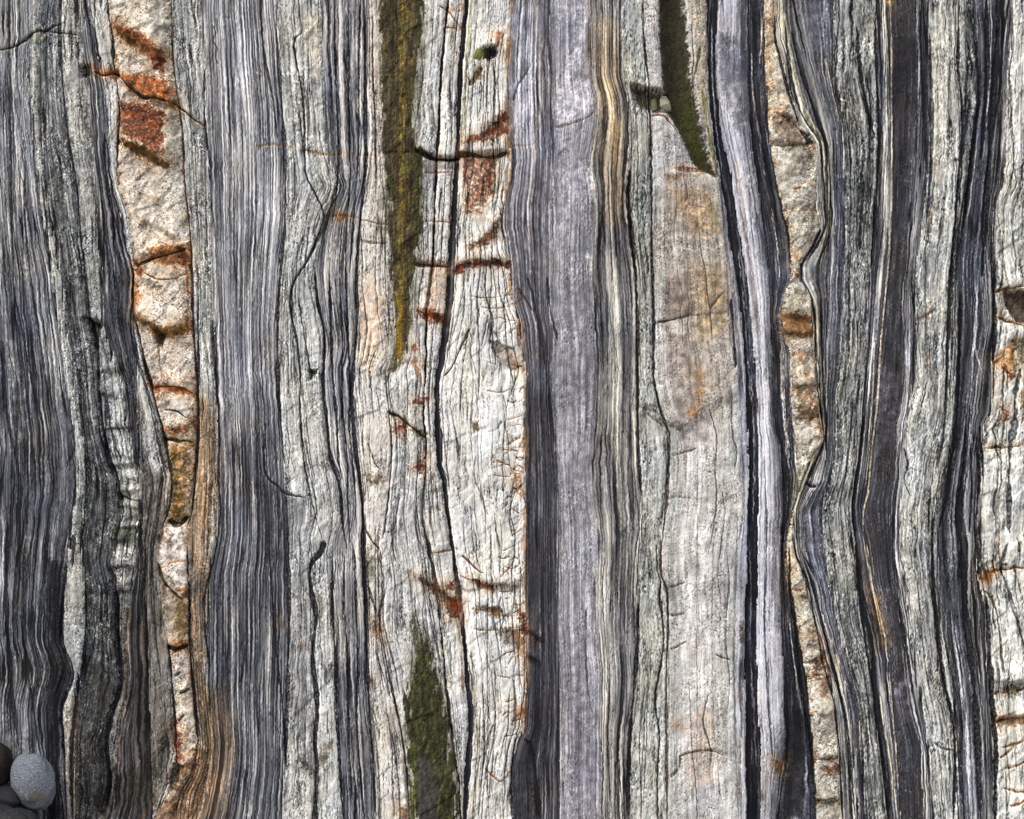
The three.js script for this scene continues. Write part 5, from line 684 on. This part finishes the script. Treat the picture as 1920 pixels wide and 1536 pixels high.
for (let l = 0; l < NL; l++) {
  const L = LAYER[l], n = Math.max(2, Math.ceil(Math.max(wNom[l], ...[0, 400, 800, 1200, 1500].map((y) => BOUND[l + 1](y) - BOUND[l](y))) / 2.5));
  const cache = rowB.map((b) => { const a = new Float32Array(n + 1); for (let c = 0; c <= n; c++) a[c] = mix(b[l], b[l + 1], c / n); return a; });
  const cols = (r) => cache[r];
  if (!L.joints.length) { tag(put(sheet(cols, () => true), L.name, face), L.label); continue; }
  const g = new THREE.Group(); g.name = numbered(L.name); tag(g, L.label); face.add(g);
  const bk = rows.map((y, r) => { const a = new Uint8Array(n); for (let c = 0; c < n; c++) a[c] = blockOf(L, (cache[r][c] + cache[r][c + 1]) / 2, y + 1.25); return a; });
  for (let b = 0; b <= L.joints.length; b++) { const s = sheet(cols, (r, c) => bk[r][c] === b); if (s) put(s, 'rock_block', g); }
}
for (const [x0, x1, name] of [[-760, -64, 'banded_layer'], [1984, 2680, 'white_layer']]) {   // the face goes on to both sides
  const a = []; for (let c = 0; c <= 87; c++) a.push(mix(x0, x1, c / 87)); put(sheet(() => a, () => true), name, face);
}
const body = put(new THREE.BoxGeometry(4.6, 2.6, 2.2), 'rock_mass', face, new THREE.MeshStandardMaterial({ color: new THREE.Color().setRGB(0.16, 0.16, 0.17), roughness: 0.95 }));
body.position.set(0, 1.2, -1.22);

// ---------------------------------------------------------------- ground
{
  const n = 512, d = new Uint8Array(n * n * 4), bmp = new Uint8Array(n * n * 4);
  for (let j = 0; j < n; j++) for (let i = 0; i < n; i++) { const o = (j * n + i) * 4, v = fbm(i / 9, j / 9), g = noise(i / 2.2, j / 2.2), c = 104 + 34 * v + 26 * g; d[o] = c * 1.02; d[o + 1] = c; d[o + 2] = c * 0.97; d[o + 3] = 255; bmp[o] = bmp[o + 1] = bmp[o + 2] = clamp(128 + 70 * v + 40 * g, 0, 255); bmp[o + 3] = 255; }
  const t = tex(d, n, n, true), b = tex(bmp, n, n, false); for (const q of [t, b]) { q.wrapS = q.wrapT = THREE.RepeatWrapping; q.repeat.set(90, 90); }
  const g = new THREE.PlaneGeometry(120, 120); g.rotateX(-Math.PI / 2);
  const m = new THREE.Mesh(g, new THREE.MeshStandardMaterial({ map: t, bumpMap: b, bumpScale: 0.01, roughness: 0.95 })); m.name = 'ground'; m.userData.kind = 'structure'; m.receiveShadow = true; scene.add(m);
}

const blend = (a, b, t) => [mix(a[0], b[0], t), mix(a[1], b[1], t), mix(a[2], b[2], t)];
// ---------------------------------------------------------------- algae films and moss, each grown on the rock where it stands
function film(name, label, category, p, { thick = 3, rag = 4, sc = 12, edge = 5, seed = 0, colour, step = 2 }) {
  let ax = 1e9, bx = -1e9, ay = 1e9, by = -1e9; for (let k = 0; k < p.length; k += 2) { ax = Math.min(ax, p[k]); bx = Math.max(bx, p[k]); ay = Math.min(ay, p[k + 1]); by = Math.max(by, p[k + 1]); }
  const pad = edge + rag * 2.4; ax -= pad; bx += pad; ay -= pad; by += pad;
  const nx = Math.ceil((bx - ax) / step), ny = Math.ceil((by - ay) / step), sd = new Float32Array((nx + 1) * (ny + 1)), zz = new Float32Array(sd.length), pos = [], nor = [], col = [], idx = [], id = new Int32Array(sd.length).fill(-1);
  for (let j = 0; j <= ny; j++) for (let i = 0; i <= nx; i++) { const x = ax + i * step, y = ay + j * step, s = polyDist(p, x, y) + rag * (noise(x / sc + seed, y / (sc * 3)) + 1.1 * noise(x / 3.7 + seed, y / 19) + 0.8 * noise(x / 2.3 + seed, y / 4.1)) - 2 * rag * smooth(0.15, 0.6, noise(x / 4.7 + seed * 3, y / 41)); const o = j * (nx + 1) + i; sd[o] = s; const q = smooth(-edge, edge, s); zz[o] = depth(x, y) + 0.001 * (mix(-2.5, thick, q) + q * (1.2 * noise(x / 5, y / 9 + seed) + 1.5 * noise(x / 2.7, y / 3.6 + seed))); }
  const vert = (i, j) => {
    const o = j * (nx + 1) + i; if (id[o] >= 0) return id[o];
    const x = ax + i * step, y = ay + j * step, z = (a, b) => zz[clamp(b, 0, ny) * (nx + 1) + clamp(a, 0, nx)], gx = (z(i + 1, j) - z(i - 1, j)) / (2 * step * K), gy = (z(i, j - 1) - z(i, j + 1)) / (2 * step * K), l = Math.hypot(gx, gy, 1);
    const c = blend(colour(x, y, sd[o]), [132, 126, 112], 0.75 * smooth(5, -4, sd[o] + 3 * noise(x / 2.7, y / 5.3)));  // thin growth at the rim
    pos.push(WX(x), WY(y), zz[o]); nor.push(-gx / l, -gy / l, 1 / l); col.push(lin(c[0]) * WHITE, lin(c[1]) * WHITE, lin(c[2]) * WHITE); return (id[o] = pos.length / 3 - 1);
  };
  for (let j = 0; j < ny; j++) for (let i = 0; i < nx; i++) { const o = j * (nx + 1) + i; if (Math.max(sd[o], sd[o + 1], sd[o + nx + 1], sd[o + nx + 2]) < -edge) continue; const a = vert(i, j), b = vert(i + 1, j), c = vert(i, j + 1), d = vert(i + 1, j + 1); idx.push(a, c, b, b, c, d); }
  const g = new THREE.BufferGeometry(); g.setAttribute('position', new THREE.Float32BufferAttribute(pos, 3)); g.setAttribute('normal', new THREE.Float32BufferAttribute(nor, 3)); g.setAttribute('color', new THREE.Float32BufferAttribute(col, 3)); g.setIndex(idx);
  const m = put(g, name, scene, new THREE.MeshPhysicalMaterial({ vertexColors: true, roughness: 0.75, specularIntensity: 0.35 })); return tag(m, label, category);
}
film('algae_streak', 'tall brown green algae streak hanging from the top edge, left of the centre', 'algae', [708, -60, 798, -60, 795, 30, 789, 90, 782, 150, 775, 210, 778, 250, 790, 284, 793, 320, 793, 380, 790, 430, 781, 490, 773, 530, 770, 580, 768, 630, 762, 656, 746, 690, 726, 708, 738, 676, 742, 640, 738, 570, 731, 500, 728, 440, 728, 380, 726, 330, 718, 290, 713, 240, 716, 160, 714, 80],
  { thick: 2.2, rag: 5, sc: 16, edge: 6, seed: 3, colour: (x, y) => {
    const n = fbm(x / 6, y / 26) + 0.6 * noise(x / 2.9 + 3, y / 64), f = noise(x / 2.2, y / 3.6), sx = 756 + 6 * noise(y / 60, 2) - 0.010 * y, ln = Math.exp(-(((x - sx) / 7) ** 2)), l2 = Math.exp(-(((x - sx - 18) / 4) ** 2)) * smooth(-0.2, 0.4, noise(y / 70, 5));
    let c = blend([62, 55, 42], [88, 78, 52], clamp(0.5 + n)); c = blend(c, [80, 82, 42], smooth(0.2, 0.7, noise(x / 20 + 4, y / 90)) * 0.6); c = blend(c, [170, 142, 50], clamp((ln * 0.72 + l2 * 0.4) * (0.55 + 0.9 * noise(x / 3, y / 14) + 0.3 * f)));
    if (y > 520) c = blend(c, [176, 130, 32], 0.6 * ln * smooth(520, 600, y)); c = blend(c, [70, 80, 36], smooth(12, 0, Math.abs(x - 790 + (y > 150 ? 8 : 0))) * 0.5);
    const k = (0.72 + 0.34 * smooth(-0.3, 0.5, n)) * (1 + 0.5 * f); return [c[0] * k, c[1] * k, c[2] * k]; } });
film('algae_streak', 'low dark green algae streak at the bottom edge, beside the two black seams', 'algae', [776, 1160, 790, 1186, 804, 1200, 818, 1240, 828, 1290, 838, 1350, 848, 1410, 856, 1460, 860, 1500, 862, 1600, 768, 1600, 770, 1480, 764, 1400, 757, 1340, 759, 1296, 776, 1256, 782, 1210],
  { thick: 2.6, rag: 9, sc: 12, edge: 7, seed: 11, colour: (x, y) => {
    const n = fbm(x / 7, y / 22), f = noise(x / 2.1, y / 3); let c = blend([54, 54, 40], [80, 82, 48], clamp(0.5 + n)); c = blend(c, [112, 110, 52], smooth(0.2, 0.6, noise(x / 4 + 9, y / 24)) * 0.6);
    const bare = smooth(-10, 8, polyDist([782, 1420, 804, 1424, 814, 1440, 818, 1480, 822, 1600, 784, 1600, 780, 1480], x, y) + 6 * noise(x / 8, y / 14)); c = blend(c, [84, 82, 80], bare * 0.9); c = blend(c, [96, 110, 40], smooth(10, 0, Math.abs(x - 776)) * smooth(1380, 1440, y) * 0.8);
    const t = smooth(1260, 1180, y) * 0.5; c = blend(c, [120, 116, 100], t * clamp(0.5 + f)); const k = (0.72 + 0.3 * smooth(-0.3, 0.5, n)) * (1 + 0.5 * f * (1 - 0.6 * bare)); return [c[0] * k, c[1] * k, c[2] * k]; } });
film('algae_streak', 'dark olive algae lining the deep notch left of the black band', 'algae', [1238, -60, 1264, -60, 1276, -4, 1286, 60, 1293, 140, 1308, 220, 1322, 280, 1338, 328, 1314, 318, 1302, 304, 1280, 256, 1258, 214, 1247, 170, 1240, 80],
  { thick: 1.5, rag: 2, sc: 12, edge: 4, seed: 23, colour: (x, y) => {
    const n = fbm(x / 8, y / 20), f = noise(x / 2.2, y / 3); let c = blend([66, 61, 48], [96, 88, 66], clamp(0.5 + n)); c = blend(c, [92, 98, 40], smooth(90, 260, y) * smooth(1252, 1282, x + 0.06 * (200 - y)) * clamp(0.75 + n)); c = blend(c, [120, 108, 52], 0.5 * smooth(0.2, 0.6, noise(x / 5, y / 30)));
    const k = 0.68 * (1 + 0.45 * f); return [c[0] * k, c[1] * k, c[2] * k]; } });
film('moss_tuft', 'small bright green moss tuft beside the hole in the broad white layer', 'moss', [894, 92, 904, 88, 909, 98, 906, 112, 896, 114, 890, 106], { thick: 4, rag: 4, sc: 6, edge: 4, seed: 31, step: 1.5, colour: (x, y) => { const f = noise(x / 2, y / 2.4); return blend([84, 92, 40], [140, 150, 76], clamp(0.5 + 0.8 * f)); } });
{ // one blade of grass growing out of the thin black seam
  const pts = [[829, 1228, 0], [830, 1222, 10], [834, 1217, 16], [840, 1216, 18]].map(([x, y, z]) => new THREE.Vector3(WX(x), WY(y), depth(829, 1228) + z * 0.001));
  const c = new THREE.CatmullRomCurve3(pts), pos = [], idx = [], n = 12;
  for (let k = 0; k <= n; k++) { const t = k / n, p = c.getPoint(t), w = 0.0024 * Math.pow(1 - t, 0.5) + 0.0002, tan = c.getTangent(t), s = new THREE.Vector3(0, 0, 1).cross(tan).normalize(); for (const q of [-1, 0, 1]) pos.push(p.x + s.x * w * q, p.y + s.y * w * q, p.z + (q ? 0.0007 : 0)); }
  for (let k = 0; k < n; k++) for (const q of [0, 1]) { const a = 3 * k + q; idx.push(a, a + 1, a + 3, a + 1, a + 4, a + 3); }
  const g = new THREE.BufferGeometry(); g.setAttribute('position', new THREE.Float32BufferAttribute(pos, 3)); g.setIndex(idx); g.computeVertexNormals();
  tag(put(g, 'grass_blade', scene, new THREE.MeshStandardMaterial({ color: 0x8fae5a, roughness: 0.6, side: THREE.DoubleSide })), 'single green blade of grass growing from the thin black seam', 'grass');
}

// ---------------------------------------------------------------- loose stones
function stoneTexture(seed, base, fleck, rust, rustAmt, flat = false) {
  const n = 256, d = new Uint8Array(n * n * 4), b = new Uint8Array(n * n * 4);
  for (let j = 0; j < n; j++) for (let i = 0; i < n; i++) {
    const o = (j * n + i) * 4, v = noise(i / 2.87 + seed, j / 1.73 + 0.3 * i) + 0.5 * (H2(i, j, seed) - 0.5), w = noise(i / 6.3 + 40 + seed, j / 4.1), s = smooth(0.15, 0.75, v) * 0.8 + 0.25 * w, m = fbm(i / 40 + seed, j / 40), q = smooth(0.34, 0.62, noise(i / 61.3 + 7.3 + seed, j / 37.7 + 0.4 + seed) + 0.35 * noise(i / 13.7 + seed, j / 9.3)) * rustAmt * clamp(0.7 + 0.5 * w);
    for (let k = 0; k < 3; k++) { let c = mix(base[k] * (1 + 0.22 * m + 0.10 * w), fleck[k], clamp(s)); c = mix(c, rust[k], q); d[o + k] = clamp(c, 6, 255) * Math.pow(WHITE, 1 / 2.2); b[o + k] = clamp(128 + 50 * v + 30 * w, 0, 255); }
    d[o + 3] = b[o + 3] = 255;
  }
  return new THREE.MeshPhysicalMaterial({ map: tex(d, n, n, true), bumpMap: tex(b, n, n, false), bumpScale: 0.0012, roughness: 0.75, specularIntensity: 0.5, flatShading: flat });
}
function stone(name, label, category, cx, cy, z, rx, ry, rz, turn, mat, { lump = 0.05, pow = 2.2, seed = 0, detail = 40, facet = 0, group } = {}) {
  const f = (DIST - z) / DIST, g = new THREE.SphereGeometry(1, detail * 2, detail), P = g.attributes.position, v = new THREE.Vector3();
  for (let k = 0; k < P.count; k++) {
    v.fromBufferAttribute(P, k); const s = Math.pow(Math.pow(Math.abs(v.x), pow) + Math.pow(Math.abs(v.y), pow) + Math.pow(Math.abs(v.z), pow), -1 / pow);
    const n = 1 + lump * (noise(v.x * 1.3 + seed, v.y * 1.3 + v.z * 1.7 + seed) + 0.4 * noise(v.x * 3.1 + seed + 5, v.y * 3.1 - v.z * 2.7)) + facet * Math.abs(noise(v.x * 2 + seed + 3, v.y * 2 + v.z * 2.3));
    v.multiplyScalar(s * n); P.setXYZ(k, v.x * rx * K, v.y * ry * K, v.z * rz * K);
  }
  g.rotateZ(turn); g.computeVertexNormals();
  const m = put(g, name, scene, mat); m.position.set(WX(960 + (cx - 960) * f), WY(768) - (cy - 768) * K * f, z); return tag(m, label, category, group);
}
stone('cobble', 'smooth oval grey cobble with rust stains in the bottom left corner', 'stone', 62, 1466, 0.082, 40, 53, 32, 0.24, stoneTexture(3, [92, 98, 108], [206, 210, 220], [116, 92, 70], 0.7), { lump: 0.075, pow: 2.12, seed: 2 });
stone('brown_stone', 'dark rusty brown stone behind the grey cobble at the left edge', 'stone', -24, 1436, 0.06, 46, 42, 36, 0.1, stoneTexture(9, [22, 15, 12], [46, 29, 18], [60, 34, 18], 0.6), { lump: 0.08, pow: 2.6, seed: 7 });
stone('dark_stone', 'dark slaty stone under the brown stone at the left edge', 'stone', -16, 1500, 0.075, 60, 28, 40, -0.05, stoneTexture(14, [20, 21, 24], [50, 52, 55], [34, 30, 26], 0.4), { lump: 0.16, facet: 0.12, pow: 3, seed: 11 });
stone('grey_boulder', 'rough grey boulder below the cobble, cut off by the bottom left corner', 'stone', -6, 1574, 0.15, 74, 58, 60, -0.12, stoneTexture(21, [28, 30, 33], [86, 88, 92], [46, 42, 38], 0.3), { lump: 0.14, pow: 2.7, seed: 19, facet: 0.16 });
const wedge = stoneTexture(33, [150, 145, 130], [206, 202, 190], [150, 112, 72], 0.6, true);
stone('wedged_stone', 'small pale angular stone wedged against the algae in the notch', 'stone', 1247, 197, -0.004, 11, 15, 9, 0.35, wedge, { lump: 0.5, pow: 2.1, seed: 5, detail: 4, facet: 0.1 });
stone('wedged_stone', 'tiny mossy stone wedged on the left of the pale one in the notch', 'stone', 1226, 196, -0.008, 7, 13, 8, 0.1, stoneTexture(37, [112, 112, 80], [150, 150, 116], [92, 92, 48], 0.7, true), { lump: 0.5, pow: 2, seed: 8, detail: 4, facet: 0.1 });

renderer.render(scene, camera);
